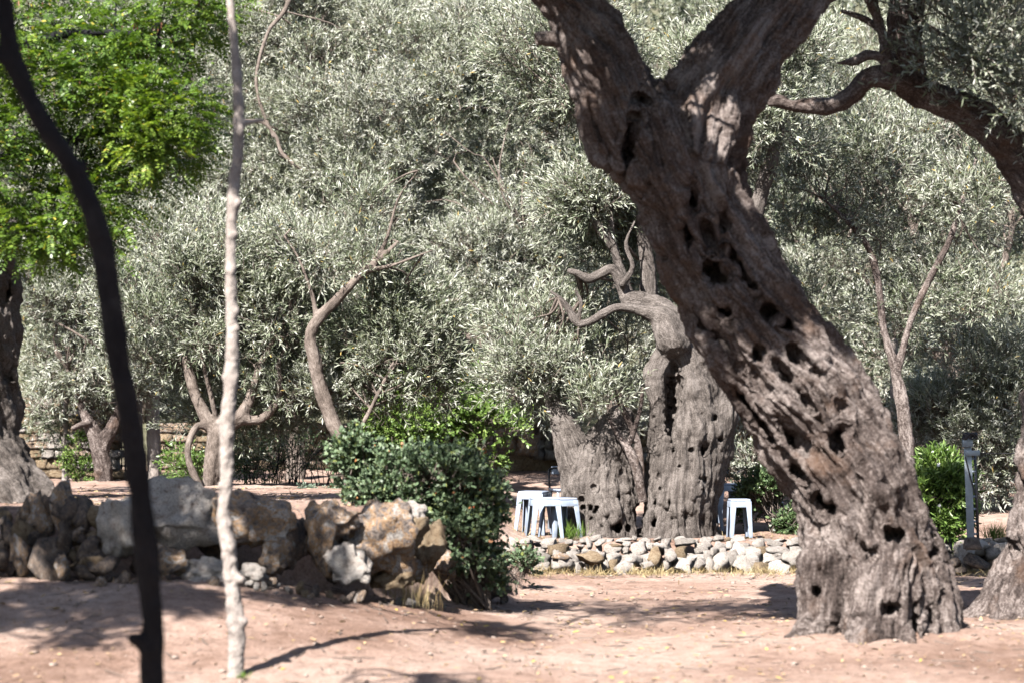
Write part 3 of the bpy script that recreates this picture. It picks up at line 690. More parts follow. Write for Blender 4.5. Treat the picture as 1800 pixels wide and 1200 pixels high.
# ------------------------------------------------------------------ bright green locust, foliage in the upper left
D4 = 18.8
lo_ = empty('locust_tree', (-6.3, 18.2, gz(-6.3, 18.2)), 'bright green feathery locust tree with brown seed pods, upper left', 'tree')
tp = chain_px([(-520, 900, D4, 34), (-515, 600, D4, 30), (-480, 300, D4, 26), (-380, 60, D4, 20), (-260, -120, D4, 14), (-100, -200, D4, 8)], 5)
t2 = chain_px([(-480, 330, D4, 22), (-330, 210, D4-.1, 15), (-150, 130, D4-.2, 11), (60, 70, D4-.2, 8), (230, 60, D4-.2, 5), (330, 110, D4-.2, 3)], 5)
t3 = chain_px([(-330, 210, D4, 14), (-150, 280, D4-.1, 9), (40, 270, D4-.1, 7), (190, 230, D4-.1, 5), (310, 250, D4-.1, 3)], 5)
branches_obj(lo_, [tp], 'bark2', 14, 'trunk'); branches_obj(lo_, [t2, t3], 'darkbark', 8)
blobs = [blob(80, 60, D4, 190, 110, 0.6, 4), blob(130, 210, D4-.2, 160, 95, 0.5, 4), blob(275, 220, D4-.2, 85, 70, 0.35, 1.6), blob(50, 340, D4-.1, 120, 95, 0.4, 2.4), blob(300, 25, D4, 75, 50, 0.4, 1.0), blob(180, 310, D4, 110, 65, 0.35, 1.3), blob(110, 405, D4, 100, 38, 0.25, .8),
         blob(-160, 190, D4, 160, 180, 0.5, .5), blob(20, -120, D4+.3, 300, 80, 0.5, .7)]
def locust_crown(parent, blobs, nclump, per=20, pairs=8):
    C, O = clumps_in(blobs, nclump, 0.1, keepback=0.5, seed=12)
    ci = np.repeat(np.arange(nclump), per); n = len(ci)
    o = nrm(rand_unit(n)+0.4*O[ci])
    st = C[ci]+o*(0.26*rng.random(n)**0.5)[:, None]
    D = nrm(o*np.array([1, 1, 0.35])+np.array([0.12, -0.25, -0.05])+0.3*rng.normal(size=(n, 3)))
    ln = rng.uniform(0.14, 0.25, n)
    upv = nrm(np.array([0, 0, 1.0])+0.45*rng.normal(size=(n, 3)))
    sd = nrm(np.cross(D, upv)); upv = np.cross(sd, D)
    k = pairs*2+1
    li = np.repeat(np.arange(n), k); j = np.tile(np.arange(k), n); m_ = len(li)
    t = np.where(j == k-1, 1.0, 0.15+0.85*(j//2)/pairs)
    s = np.where(j == k-1, 0.0, np.where(j % 2 == 0, 1.0, -1.0))
    pos = st[li]+D[li]*(ln[li]*t)[:, None]-upv[li]*(ln[li]*0.25*t*t)[:, None]
    dr = nrm(sd[li]*s[:, None]+D[li]*np.where(s == 0, 1, 0.35)[:, None]-upv[li]*0.15+0.12*rng.normal(size=(m_, 3)))
    nm = nrm(upv[li]+0.3*rng.normal(size=(m_, 3)))
    L = rng.uniform(0.032, 0.045, m_)*(1-0.25*(t-0.5)**2); W = L*0.48
    rv = np.clip(0.45+rng.normal(0, 0.13, nclump)[ci][li]+rng.normal(0, 0.16, m_), 0, 0.93); rv[rng.random(m_) < 0.012] = 1
    ob = link('crown', mesh_poly('crown', leaf_polys(pos, dr, nm, L, W, 6, 0.05), 6, rnd=rv), M['loc'], parent); ob['kind'] = 'stuff'
    # hanging pods
    np_ = 230
    pc = C[rng.choice(len(C), np_//5)]; pc = np.repeat(pc, 5, 0)+rng.normal(0, 0.06, (np_//5*5, 3))
    m_ = len(pc)
    Vp = leaf_polys(pc, np.tile([0, 0, -1.0], (m_, 1))+0.25*rng.normal(size=(m_, 3)), rand_unit(m_), rng.uniform(0.06, 0.1, m_), np.full(m_, 0.014), 6)
    pd = link('seed_pods', mesh_poly('seed_pods', Vp, 6, rnd=rng.random(m_)), M['pod'], parent); pd['kind'] = 'stuff'
    return C
Cc = locust_crown(lo_, blobs, 210)
branches_obj(lo_, limbs_to(Cc, np.concatenate([t2, t3]), 0.01, 0.003, 0.4), 'darkbark', name='branchlets')

# ------------------------------------------------------------------ trees beyond the left edge that shade the rocks and the near sapling
s1 = empty('olive_tree', (-7.9, 14.6, gz(-7.9, 14.6)), 'olive tree just beyond the left edge shading the rock wall', 'tree')
branches_obj(s1, [spline(np.array([[-7.9, 14.6, 0.2, 0.32], [-8.0, 14.7, 1.6, 0.25], [-7.5, 14.7, 3.2, 0.2], [-6.6, 14.6, 4.6, 0.12], [-5.4, 14.5, 5.6, .04]]), 5)], 'bark', 12, 'trunk')
Cc = olive_crown(s1, [((-4.9, 12.8, 5.7), (2.2, 0.9, 0.6), 1.1), ((-5.7, 11.2, 5.7), (1.5, 0.8, 0.5), 0.8), ((-2.6, 12.5, 5.5), (.4, .5, .3), .12)], 120, 46, 11, 0.20, 0.085, 0.024, 4, gap=0.42, gfreq=1.5, slen=(.06, .14), keepback=1.0, seed=14)
branches_obj(s1, limbs_to(Cc, np.array([[-7.3, 14.7, 3.6, .1], [-6.6, 14.6, 4.6, 0.1], [-5.8, 14.5, 5.3, .06]]), 0.05, 0.008, 0.6))

D5 = 10.2
dk = empty('sapling', (*P(275, 1395, D5)[:2], gz(*P(275, 1395, D5)[:2])), 'black silhouetted crooked sapling trunk nearest the camera at left', 'tree')
dch = chain_px([(282, 1420, D5, 27), (272, 1290, D5, 24), (266, 1190, D5, 22), (268, 1090, D5, 21), (258, 980, D5, 21), (245, 860, D5, 20), (228, 740, D5, 20), (205, 610, D5, 20), (190, 500, D5, 20), (172, 400, D5, 20), (135, 310, D5, 18), (85, 230, D5, 18), (40, 150, D5, 18), (15, 70, D5, 17), (0, -20, D5, 16), (-60, -200, D5, 15), (-160, -420, D5, 12), (-260, -700, D5, 7)], 4)
st1 = chain_px([(262, 1140, D5-.02, 15), (246, 1128, D5-.03, 13), (234, 1122, D5-.04, 12)], 3)
st2 = chain_px([(135, 305, D5, 12), (146, 292, D5, 9)], 3); st3 = chain_px([(30, 130, D5, 14), (5, 105, D5, 11), (-40, 70, D5, 9), (-120, 0, D5, 6)], 3)
link('trunk', sculpt('trunk', [dch, st1, st2, st3], 0.0085, (), 0.03, 0.02, 14, 0.5, 0.03, 0.006, 0.3, 51.0), G['darkbark'], dk)
Cc = olive_crown(dk, [((-3.3, 7.0, 5.7), (1.0, 1.4, 0.7), 1)], 130, 44, 11, 0.36, 0.085, 0.024, 4, gap=0.3, keepback=1.0, seed=24)
branches_obj(dk, limbs_to(Cc, dch[-8:], 0.03, 0.005, 0.6))

D6 = 14.3
sp = empty('sapling', (*P(414, 1193, D6)[:2], gz(*P(414, 1193, D6)[:2])), 'pale knobbly slender sapling trunk standing in the left foreground', 'tree')
pch = chain_px([(414, 1225, D6, 19), (415, 1175, D6, 18), (416, 1110, D6, 16.5), (410, 1040, D6, 16.5), (402, 970, D6, 16), (393, 905, D6, 15), (398, 850, D6, 15), (398, 780, D6, 16), (400, 720, D6, 17), (408, 650, D6, 15), (408, 580, D6, 13), (405, 500, D6, 12.5), (406, 420, D6, 12.5), (410, 340, D6, 12), (418, 270, D6, 12), (420, 200, D6, 12), (415, 120, D6, 10), (409, 50, D6, 9), (403, -20, D6, 8.5), (395, -150, D6, 8), (380, -300, D6, 7), (370, -440, D6, 4)], 4)
pch[:, 3] *= 0.82
kn = [chain_px([(402, 960, D6-.01, 10), (414, 965, D6-.03, 9)], 2), chain_px([(410, 1088, D6, 10), (428, 1092, D6-.02, 9)], 2), chain_px([(398, 735, D6, 11), (384, 742, D6, 6)], 2), chain_px([(408, 655, D6, 9), (395, 662, D6, 6)], 2), chain_px([(420, 218, D6, 7), (450, 213, D6, 3.5), (462, 212, D6, 3)], 3), chain_px([(405, 1010, D6, 10), (424, 1018, D6-.03, 8)], 2)]
for k_, py_ in enumerate((300, 352, 425, 470, 548, 590, 655, 742, 770, 845, 930, 985, 1060, 1090)):                    # leaf-scar swellings
    ax_ = float(np.interp(py_, [0, 200, 270, 400, 580, 650, 720, 905, 970, 1110, 1200], [405, 420, 418, 407, 408, 408, 400, 393, 402, 416, 414]))
    sx_ = 1 if k_ % 3 else -1; py_ = py_+11*math.sin(k_*2.3)
    kn.append(chain_px([(ax_+sx_*3, py_, D6-.01, 8), (ax_+sx_*7, py_-3, D6-.02, 5+1.5*math.sin(k_*1.7))], 2))
link('trunk', sculpt('trunk', [pch]+kn, 0.0085, [hole(414, 966, D6-.02, 14, 4, 6, 0, .05)], 0.03, 0.02, 12, 0.4, 0.035, 0.012, 0.4, 61.0), G['sap'], sp)
Cc = olive_crown(sp, [((-1.8, 14.4, 6.0), (1.0, 1.0, 0.6), 1)], 16, 34, 11, 0.34, 0.085, 0.024, 4, gap=0.2, keepback=1.0, seed=26)
branches_obj(sp, limbs_to(Cc, pch[-6:], 0.02, 0.004, 0.9))

# ------------------------------------------------------------------ unseen grove trees around and behind the viewpoint, added to block sky light
gv = empty('grove', (0, -6, 0), 'unseen rest of the olive grove around and behind the viewpoint, added to block sky light', 'grove'); gv['kind'] = 'stuff'
gp = [(-7.5, 3.5), (-4.5, -3.0), (0.3, -6.0), (5.0, -2.5), (7.5, 3.0), (8.0, 9.0), (10.0, 14.5), (-10.5, 8.0), (-12.0, 1.0), (11.5, -2.0), (-3.5, -9.5), (5.0, -9.0), (-13.0, 18.0), (12.0, 21.0)]
branches_obj(gv, [spline(np.array([[x_, y_, -.1, .3], [x_+.2, y_, 1.5, .22], [x_-.1, y_+.2, 3.2, .12], [x_+.2, y_, 4.6, .05]]), 4) for x_, y_ in gp], 'bark2', 8, 'trunks')
olive_crown(gv, [((x_, y_, 4.0), (2.3, 2.3, 1.7), 1) for x_, y_ in gp], 700, 16, 8, 0.62, 0.2, 0.07, 4, gap=0.0, keepback=1.0, twig=False, seed=15)

# ------------------------------------------------------------------ smaller olives of the middle distance
def olive(label, base, chains, blobs, nclump, bark='bark3', h=0.018, carve=(), sprigs=64, leaves=13, cr=0.36, L=0.084, W=0.0135, gap=0.12, seed=0.0, tone=0.10, tail=6, group='olive trees of the grove', keepback=0.45, ridge=0.03, limb=0.5, starts=None, lr=0.022):
    x, y = P(*base)[:2]
    t = empty('olive_tree', (x, y, gz(x, y)), label, 'tree', group)
    ch = [chain_px(c_, 4)*np.array([1, 1, 1, 0.82]) for c_ in chains]
    ch[0] = np.concatenate([[[ch[0][0][0], ch[0][0][1], gz(x, y)-0.15, ch[0][0][3]*1.15]], ch[0]])
    link('trunk', sculpt('trunk', ch, h, carve, 0.05, ridge, 7.0, 1.0, 0.03, 0.008, 0.25, seed), G[bark], t)
    Cc = olive_crown(t, blobs, nclump, sprigs, leaves, cr, L, W, 4, gap=gap, seed=seed, tone=tone, keepback=keepback)
    st = np.concatenate([c_[-tail:] for c_ in ch]) if starts is None else starts
    branches_obj(t, limbs_to(Cc, st, lr, 0.005, limb))
    return t, Cc

d = 28.0
olive('small olive with short forked trunk and stubby cut limbs behind the rocks', (370, 850, d), [
    [(368, 870, d, 17), (374, 810, d, 20), (386, 760, d, 22), (400, 742, d, 16)], [(380, 760, d, 18), (352, 715, d, 13), (336, 670, d, 11), (327, 632, d, 9)],
    [(392, 752, d, 16), (425, 728, d, 14), (442, 690, d, 9), (458, 640, d, 8), (485, 592, d, 5)], [(420, 735, d, 13), (452, 738, d, 9), (476, 722, d, 8), (492, 690, d, 7), (490, 640, d, 6), (505, 608, d, 4)],
    [(356, 868, d-.2, 9), (330, 800, d-.2, 8), (345, 750, d-.1, 8), (372, 752, d, 9)], [(384, 752, d, 7), (372, 700, d-.1, 6), (358, 640, d-.1, 5), (340, 560, d, 4), (325, 470, d, 3)]],
    [blob(380, 540, d+.4, 170, 110, 0.8), blob(490, 560, d+.3, 90, 70, 0.5), blob(300, 640, d+.3, 90, 60, 0.4), blob(440, 680, d+.9, 110, 90, 0.3), blob(330, 430, d+.5, 110, 80, 0.6)], 75, seed=41, tone=-0.06)
d = 27.5
olive('slender olive with pale S-curved trunk rising behind the rose bush', (615, 850, d), [
    [(622, 860, d, 18), (606, 790, d, 16), (582, 735, d, 15), (563, 680, d, 14), (553, 630, d, 14), (546, 590, d, 13), (562, 558, d, 12), (592, 528, d, 11), (625, 492, d, 9), (660, 462, d, 7), (700, 425, d, 4)],
    [(557, 565, d, 7), (549, 520, d, 4), (525, 455, d, 3.5), (500, 415, d, 3)], [(655, 466, d, 7), (680, 420, d, 4.5), (700, 350, d, 3), (735, 300, d, 2)], [(640, 478, d, 6), (695, 465, d-.1, 4), (760, 440, d-.1, 2.5)], [(610, 800, d, 8), (640, 740, d+.1, 5), (690, 640, d+.2, 4)]],
    [blob(660, 560, d+.9, 110, 90, 0.6), blob(700, 640, d+.8, 90, 80, 0.5), blob(620, 420, d+.6, 130, 70, 0.6), blob(560, 690, d+1.0, 80, 90, 0.4)], 62, seed=47, tone=-0.05, lr=0.014)
d = 33.0
olive('hollow old olive stump with pale broken boughs behind the bright shrub', (850, 790, d), [
    [(852, 800, d, 17), (849, 720, d, 16), (846, 660, d, 16), (855, 635, d, 12)], [(880, 630, d, 10), (868, 618, d, 10), (830, 595, d, 8), (780, 572, d, 6)], [(850, 640, d, 10), (815, 625, d, 8), (800, 608, d, 7), (790, 578, d, 5)],
    [(810, 800, d+.2, 14), (806, 720, d+.2, 13), (812, 640, d+.2, 12)], [(905, 700, d, 14), (880, 660, d, 9), (925, 662, d-.1, 7), (950, 660, d-.1, 4)], [(860, 630, d, 9), (900, 540, d+.2, 8), (915, 500, d+.2, 8), (930, 420, d+.2, 5)]],
    [blob(770, 260, d+1.2, 290, 270, 0.7, 3.2), blob(900, 480, d+.4, 130, 100, 0.6, .7), blob(690, 440, d+.7, 150, 80, 0.6, .7)], 215, seed=53, cr=0.40, tone=0.10, gap=-0.1, limb=0.16, lr=0.012)
d = 35.0
olive('tall silvery olive crown behind the pale sapling, left of centre', (520, 800, d), [
    [(520, 810, d, 20), (515, 700, d, 18), (520, 560, d, 15), (545, 440, d, 11), (560, 380, d-.5, 7), (578, 340, d-.8, 5.5), (540, 305, d-.9, 5), (497, 272, d-.9, 5), (485, 240, d-.9, 4), (462, 216, d-.9, 4), (430, 212, d-.9, 3)], [(520, 560, d, 12), (450, 420, d, 9), (440, 300, d, 6)], [(480, 240, d-.9, 4), (450, 150, d-.8, 3.5), (470, 60, d-.8, 4.5), (500, 20, d-.8, 5), (520, -30, d-.7, 5)]],
    [blob(470, 230, d+.3, 240, 260, 0.7, 3), blob(560, 40, d+.1, 180, 90, 0.6, .8), blob(480, 430, d+.2, 170, 80, 0.6, .7)], 200, seed=59, cr=0.42, tone=0.10, gap=-0.1, limb=0.2, lr=0.013)
d = 33.0
olive('dark-trunked olive with a sawn-off limb before the back wall, far left', (180, 855, d), [
    [(186, 870, d, 21), (180, 820, d, 19), (170, 775, d, 18), (154, 738, d, 13), (142, 712, d, 8), (120, 650, d, 6)], [(180, 785, d, 17), (203, 738, d, 12), (215, 700, d, 9), (225, 620, d, 5)], [(155, 742, d-.1, 8), (142, 746, d-.15, 6.5), (130, 752, d-.2, 6)]],
    [blob(130, 590, d+.3, 110, 100, 0.7), blob(90, 690, d-.2, 60, 35, 0.3), blob(170, 690, d-.2, 70, 35, 0.3), blob(240, 660, d+.3, 70, 50, 0.4), blob(150, 480, d+.4, 140, 70, 0.7)], 66, bark='bark', seed=67, tone=0.08)
d = 27.0
olive('thin forked olive rising behind the great trunk, dark slender stems', (1597, 850, d), [
    [(1598, 860, d, 18), (1594, 770, d, 15), (1584, 700, d, 13), (1571, 640, d, 10), (1552, 570, d, 8), (1541, 480, d, 7.5), (1520, 425, d, 7), (1480, 380, d, 5), (1440, 345, d, 3)],
    [(1578, 650, d, 9), (1602, 560, d, 8), (1640, 480, d, 7), (1670, 420, d, 6.5), (1690, 360, d, 6), (1716, 280, d, 4)]],
    [blob(1480, 330, d+.5, 150, 110, 0.6), blob(1620, 300, d+.4, 150, 110, 0.5), blob(1740, 420, d+.3, 100, 130, 0.5), blob(1430, 470, d+.8, 70, 90, 0.4), blob(1660, 520, d+.5, 90, 70, 0.4)], 52, bark='bark', seed=71, tone=-0.02, lr=0.014, sprigs=44)  # darker bark chosen here to put the stems' shade into their colour
d = 33.5
olive('broad pale olive crown filling the gap right of the great trunk', (1680, 800, d), [
    [(1690, 815, d, 22), (1685, 740, d, 20), (1670, 640, d, 17), (1630, 500, d, 12), (1600, 380, d, 8)], [(1680, 690, d, 13), (1740, 560, d, 10), (1780, 400, d, 7)], [(1675, 650, d, 12), (1560, 540, d, 9), (1480, 440, d, 6)]],
    [blob(1560, 480, d+.4, 200, 140, 0.9), blob(1720, 600, d+.1, 110, 100, 0.7), blob(1700, 360, d+.4, 170, 150, 0.9), blob(1500, 200, d+.6, 200, 170, 0.9), blob(1740, 130, d+.6, 150, 150, 0.9), blob(1520, 620, d+.3, 110, 80, 0.6)], 150, seed=73, cr=0.42, tone=0.08)
d = 29.0
olive('low silvery young olive spreading behind the metal post', (1760, 880, d), [
    [(1765, 870, d, 9), (1755, 800, d, 8), (1740, 740, d, 6), (1700, 680, d, 4)], [(1755, 800, d, 6), (1790, 720, d, 5), (1800, 650, d, 3)], [(1740, 750, d, 4), (1690, 705, d-.1, 3.5), (1630, 720, d-.1, 2.5)]],
    [blob(1700, 660, d, 110, 70, 0.5), blob(1770, 730, d-.2, 70, 60, 0.4), blob(1740, 810, d-.2, 50, 50, 0.3), blob(1655, 735, d+.2, 60, 40, 0.4)], 48, seed=79, cr=0.3, tone=0.08, lr=0.01)
d = 34.0
olive('olive crown behind the fork of the double-trunked olive', (1080, 790, d), [
    [(1085, 800, d, 20), (1080, 700, d, 18), (1060, 560, d, 14), (1000, 400, d, 9), (940, 180, d, 6), (920, 130, d, 5), (830, 113, d, 3)], [(1060, 560, d, 11), (1120, 400, d, 8), (1160, 250, d, 5)]],
    [blob(1000, 300, d+.3, 180, 300, 0.6, 2.2), blob(1180, 300, d+.3, 150, 200, 0.8), blob(1290, 780, d-3, 60, 60, 0.4), blob(1060, 640, d+.5, 130, 100, 0.5)], 135, seed=83, cr=0.42, tone=0.10, gap=-0.1, limb=0.2, lr=0.013)

# hillside olives behind everything
fill = [(60, 44, 'hillside olive glimpsed at the far left behind the locust'), (420, 47, 'hillside olive high behind the tall silvery crown'), (760, 45, 'hillside olive behind the hollow stump, top centre'), (1090, 48, 'hillside olive showing through the fork of the leaning giant'), (1420, 45, 'hillside olive behind the arching dark bough'), (1760, 47, 'hillside olive at the far right behind the edge tree'),
        (240, 40, 'shaded olive behind the two straight trunks'), (640, 40.5, 'shaded olive behind the S-curved trunk'), (1350, 40.5, 'shaded olive hidden behind the leaning trunk'), (1570, 40, 'shaded olive behind the thin forked stems'), (930, 52, 'highest hillside olive above the middle of the grove'), (1240, 55, 'hillside olive glimpsed in the crotch of the great trunk'), (250, 54, 'hillside olive high at the upper left behind the locust sprays'), (580, 55, 'hillside olive at the top between sapling and centre'), (1600, 55, 'hillside olive at the top right above the arching bough')]
for i, (px, d, lab) in enumerate(fill):
    low = d < 42
    gpy = HOR-(gz((px-900)/F_PX*d, d)-CAM_H)*F_PX/d
    cy = 470 if low else (160 if d < 50 else 60)
    olive(lab, (px, gpy, d), [[(px, gpy, d, 20), (px+15, gpy-90, d, 17), (px-10, gpy-200, d, 12), (px+20, gpy-300, d, 6)]],
          [blob(px, cy, d, 230, 200, 1.3), blob(px-120, cy+160, d+.2, 150, 110, 0.9), blob(px+120, cy+130, d+.2, 150, 110, 0.9), blob(px+40, cy-150, d, 180, 110, 0.9)],
          75, h=0.04, sprigs=34, leaves=11, cr=0.62, L=0.12, W=0.032, gap=0.02, seed=100+7*i, tone=-0.02, limb=0.25, keepback=0.2, group='olive trees on the hillside')

# ------------------------------------------------------------------ straight slim trunks and the back wall at the left
for px, top, rp, d, lab in ((243, 560, 8, 34.0, 'left of two straight slim trunks beside the iron gate'), (270, 560, 11.5, 33.6, 'right and thicker of two straight slim trunks beside the gate'), (115, 700, 5.5, 33.8, 'thin pale bare stem in front of the back wall'), (1572, 600, 7, 30.0, 'thin pale stem just left of the forked stems')):
    x, y = P(px, 800, d)[:2]; z0 = gz(x, y)
    t = empty('slim_tree', (x, y, z0), lab, 'tree', 'slim straight trunks')
    hgt = P(px, top, d)[2]; r_ = rp*MPP(d)
    zz = np.linspace(z0-0.1, hgt, 16)
    ch = np.stack([x+0.03*noise(np.stack([zz*0.9, zz*0+px, zz*0], 1)), np.full(16, y), zz, r_*np.linspace(1.12, 0.85, 16)], 1)
    link('trunk', sculpt('trunk', [ch], 0.016, (), 0.03, 0.02, 8, 0.2, 0.02, 0.008, 0.2, px), G['sap'], t)
    Cc = olive_crown(t, [blob(px, top-10, d+.2, 50, 70, 0.4)], 7, 40, 12, 0.34, 0.07, 0.017, seed=px)
    branches_obj(t, limbs_to(Cc, ch[-3:], 0.014, 0.004, 0.8))

# stones -----------------------------------------------------------
def ico(sub):
    import bmesh
    bm = bmesh.new(); bmesh.ops.create_icosphere(bm, subdivisions=sub, radius=1.0)
    V_ = np.array([v.co[:] for v in bm.verts]); F_ = np.array([[v.index for v in f.verts] for f in bm.faces]); bm.free()
    return V_, F_
ICO = {s: ico(s) for s in (1, 2, 3, 4)}
def rock_mesh(name, sub, seed, planes=11, rough=0.10, blocky=0.0, smooth=True, cut=(0.62, 0.88)):
    g = np.random.default_rng(seed)
    V_, F_ = ICO[sub]; V_ = V_.copy()
    if blocky > 0:
        mx = np.abs(V_).max(1, keepdims=True); V_ = V_*(1-blocky)+(V_/mx)*blocky*0.85
    for _ in range(planes):
        nn = nrm(g.normal(size=(1, 3)))[0]; dd = g.uniform(*cut)
        s_ = V_@nn-dd; V_ = V_-np.maximum(s_, 0)[:, None]*nn
    V_ = V_+nrm(V_)*(rough*fbm(V_*1.7+seed, 4) + rough*0.35*fbm(V_*6+seed, 3))[:, None]
    return mesh_poly(name, V_, faces=F_, smooth=smooth)
small = [rock_mesh('stone', 2, 200+i, 9, 0.26, 0.3, False, (0.34, 0.78)) for i in range(14)]
def block_mesh(seed, rough=0.09):
    import bmesh
    bm = bmesh.new(); bmesh.ops.create_cube(bm, size=2.0); bmesh.ops.subdivide_edges(bm, edges=bm.edges[:], cuts=2, use_grid_fill=True)
    V_ = np.array([v.co[:] for v in bm.verts]); F_ = np.array([[v.index for v in f.verts] for f in bm.faces]); bm.free()
    g = np.random.default_rng(seed)
    ln = np.linalg.norm(V_, axis=1, keepdims=True)
    V_ = V_*(1-0.07*np.maximum(ln-1.15, 0)/0.55)
    V_ = V_*(1+0.12*g.normal(size=(1, 3))*V_[:, ::-1]*0.6)
    V_ = V_+rough*g.normal(size=V_.shape)*np.array([0.7, 1.3, 0.7])
    return mesh_poly('stone', V_, faces=F_, smooth=False)
block = [block_mesh(300+i) for i in range(8)]
ROCKS = {}
def stone_copy(name, src, mat, parent, loc, scale, rot):
    key = (src.name, mat)
    if key not in ROCKS:
        me = src.copy(); me.materials.clear(); me.materials.append(M[mat]); ROCKS[key] = me
    o = bpy.data.objects.new(name, ROCKS[key]); COL.objects.link(o)
    o.parent = parent; o.matrix_parent_inverse = parent_inv(parent)
    o.location = Vector([float(v) for v in loc]); o.scale = scale; o.rotation_euler = rot
    return o

# near rock wall
rw = empty('rock_wall', (-2.0, 17.5, 0.4), 'rough dry wall of big brown boulders across the left foreground', 'wall')
def boulder(px, py, d, w, h_, mat='rock', seed=0, blocky=0.3, dep=0.8, rot=0.0, sub=4):
    m_ = MPP(d)
    me = rock_mesh('boulder', sub, seed, 13, 0.24, blocky, True, (0.45, 0.8))
    o = link('boulder', me, M[mat], rw)
    o.location = Vector([float(v) for v in P(px, py, d)]); o.scale = (w*m_*0.66, max(w, h_)*0.55*m_*dep, h_*m_*0.66); o.rotation_euler = (0.1, rot, 0.3*math.sin(seed))
    return o
for a in [(205, 932, 17.1, 75, 118, 'rocklight', 1), (318, 905, 17.2, 135, 112, 'rocklight', 22, 0.4), (440, 915, 17.3, 135, 105, 'rock', 3), (505, 955, 17.4, 55, 105, 'rockdark', 4), (566, 955, 17.4, 84, 122, 'rock', 5, 0.5),
          (602, 915, 17.3, 52, 46, 'rock', 6), (655, 955, 17.5, 120, 140, 'rock', 7, 0.3), (712, 938, 17.9, 60, 76, 'rocktan', 8), (722, 905, 18.1, 44, 36, 'rocklight', 9), (752, 965, 18.2, 62, 80, 'rocktan', 10), (782, 992, 18.6, 46, 56, 'rock', 11),
          (845, 1012, 19.3, 60, 46, 'rocklight', 12), (872, 1032, 19.6, 46, 34, 'rockdark', 13), (300, 985, 17.0, 66, 50, 'rock', 14), (372, 1000, 17.0, 84, 40, 'rocklight', 15), (446, 1004, 16.9, 52, 36, 'rocklight', 16), (620, 1000, 17.3, 80, 70, 'rocklight', 17),
          (690, 1010, 17.6, 80, 56, 'rocktan', 18), (250, 985, 17.2, 50, 60, 'rockdark', 19), (480, 985, 17.2, 60, 60, 'rock', 20), (385, 945, 17.6, 90, 80, 'rockdark', 21), (735, 1005, 18.2, 50, 40, 'rock', 23), (815, 985, 19.3, 50, 50, 'rockdark', 24), (265, 950, 17.5, 60, 80, 'rock', 25), (590, 975, 17.7, 60, 80, 'rockdark', 26)]:
    boulder(*a)
g = np.random.default_rng(44)
for i in range(95):                                               # dark rubble at the left end
    px = g.uniform(-70, 190); row = g.random()
    py = 892+row*112+8*math.sin(px*0.05); d = 17.35-0.45*row+g.uniform(-.05, .05)
    s = MPP(d)*(10+24*g.random()**2)
    stone_copy('stone', small[i % 14], ['rockdark', 'rockdark', 'rock', 'rockdark', 'rocktan'][i % 5], rw, P(px, py, d), (s*g.uniform(.9, 2.0), s*1.3, s*g.uniform(.7, 1.5)), tuple(g.uniform(-3, 3, 3)))
for i in range(60):                                               # small stones packed in the joints and along the foot
    px = g.uniform(180, 890); d = float(np.interp(px, [180, 620, 760, 890], [16.9, 17.2, 18.2, 19.9]))-g.uniform(0, .35)
    x = (px-900)/F_PX*d
    s = MPP(d)*g.uniform(4, 12)
    stone_copy('stone', small[i % 14], ['rock', 'rocklight', 'rockdark', 'rocktan'][i % 4], rw, (x, d, gz(x, d)+s*g.uniform(0.1, 0.9)), (s*1.3, s, s*g.uniform(.6, 1)), tuple(g.uniform(-3, 3, 3)))

# low terrace edging
lw = empty('stone_edging', (2.2, 24.0, 0.0), 'low terrace edging of pale rough limestones in the middle distance', 'wall')
for row, (pyc, hh, dd, wr) in enumerate([(994, 12, 23.8, (9, 26)), (979, 14, 23.9, (12, 34)), (966, 12, 24.0, (9, 28)), (956, 9, 24.15, (8, 24)), (950, 6, 24.4, (8, 20)), (985, 16, 24.0, (20, 36))]):
    px = 862.0+row*9
    while px < 1790:
        w = g.uniform(*wr)
        px += w*0.8
        d = dd+g.uniform(-.10, .10)+0.05*math.sin(px*0.01)
        s = MPP(d)
        src = block[int(g.integers(8))] if g.random() < 0.6 else small[int(g.integers(14))]
        k_ = 0.62 if src in block else 1.1
        stone_copy('stone', src, ('rocktan' if g.random() < 0.08 else 'rocklight'), lw, P(px, pyc+g.uniform(-5, 5), d), (w*s*k_, w*s*g.uniform(.6, 1.0)*k_, hh*s*g.uniform(.8, 1.5)*k_), (g.uniform(-.3, .3), g.uniform(-.3, .3), g.uniform(-3, 3)))
        px += w*g.uniform(.6, .9)
o = stone_copy('stone', small[3], 'rocktan', lw, P(1035, 978, 23.6), (0.17, 0.14, 0.085), (0, 0, .3))
o = stone_copy('stone', small[5], 'rock', lw, P(985, 980, 23.7), (0.15, 0.12, 0.08), (0, 0, 1.0))
for px, py, w, mt in ((1670, 990, 20, 'rockdark'), (1715, 985, 26, 'rockdark'), (1690, 1000, 18, 'rockdark')):
    stone_copy('stone', small[px % 10], mt, lw, P(px, py, 23.4), (w*MPP(23.4), .12, w*.75*MPP(23.4)), (0.3, 0.2, px))

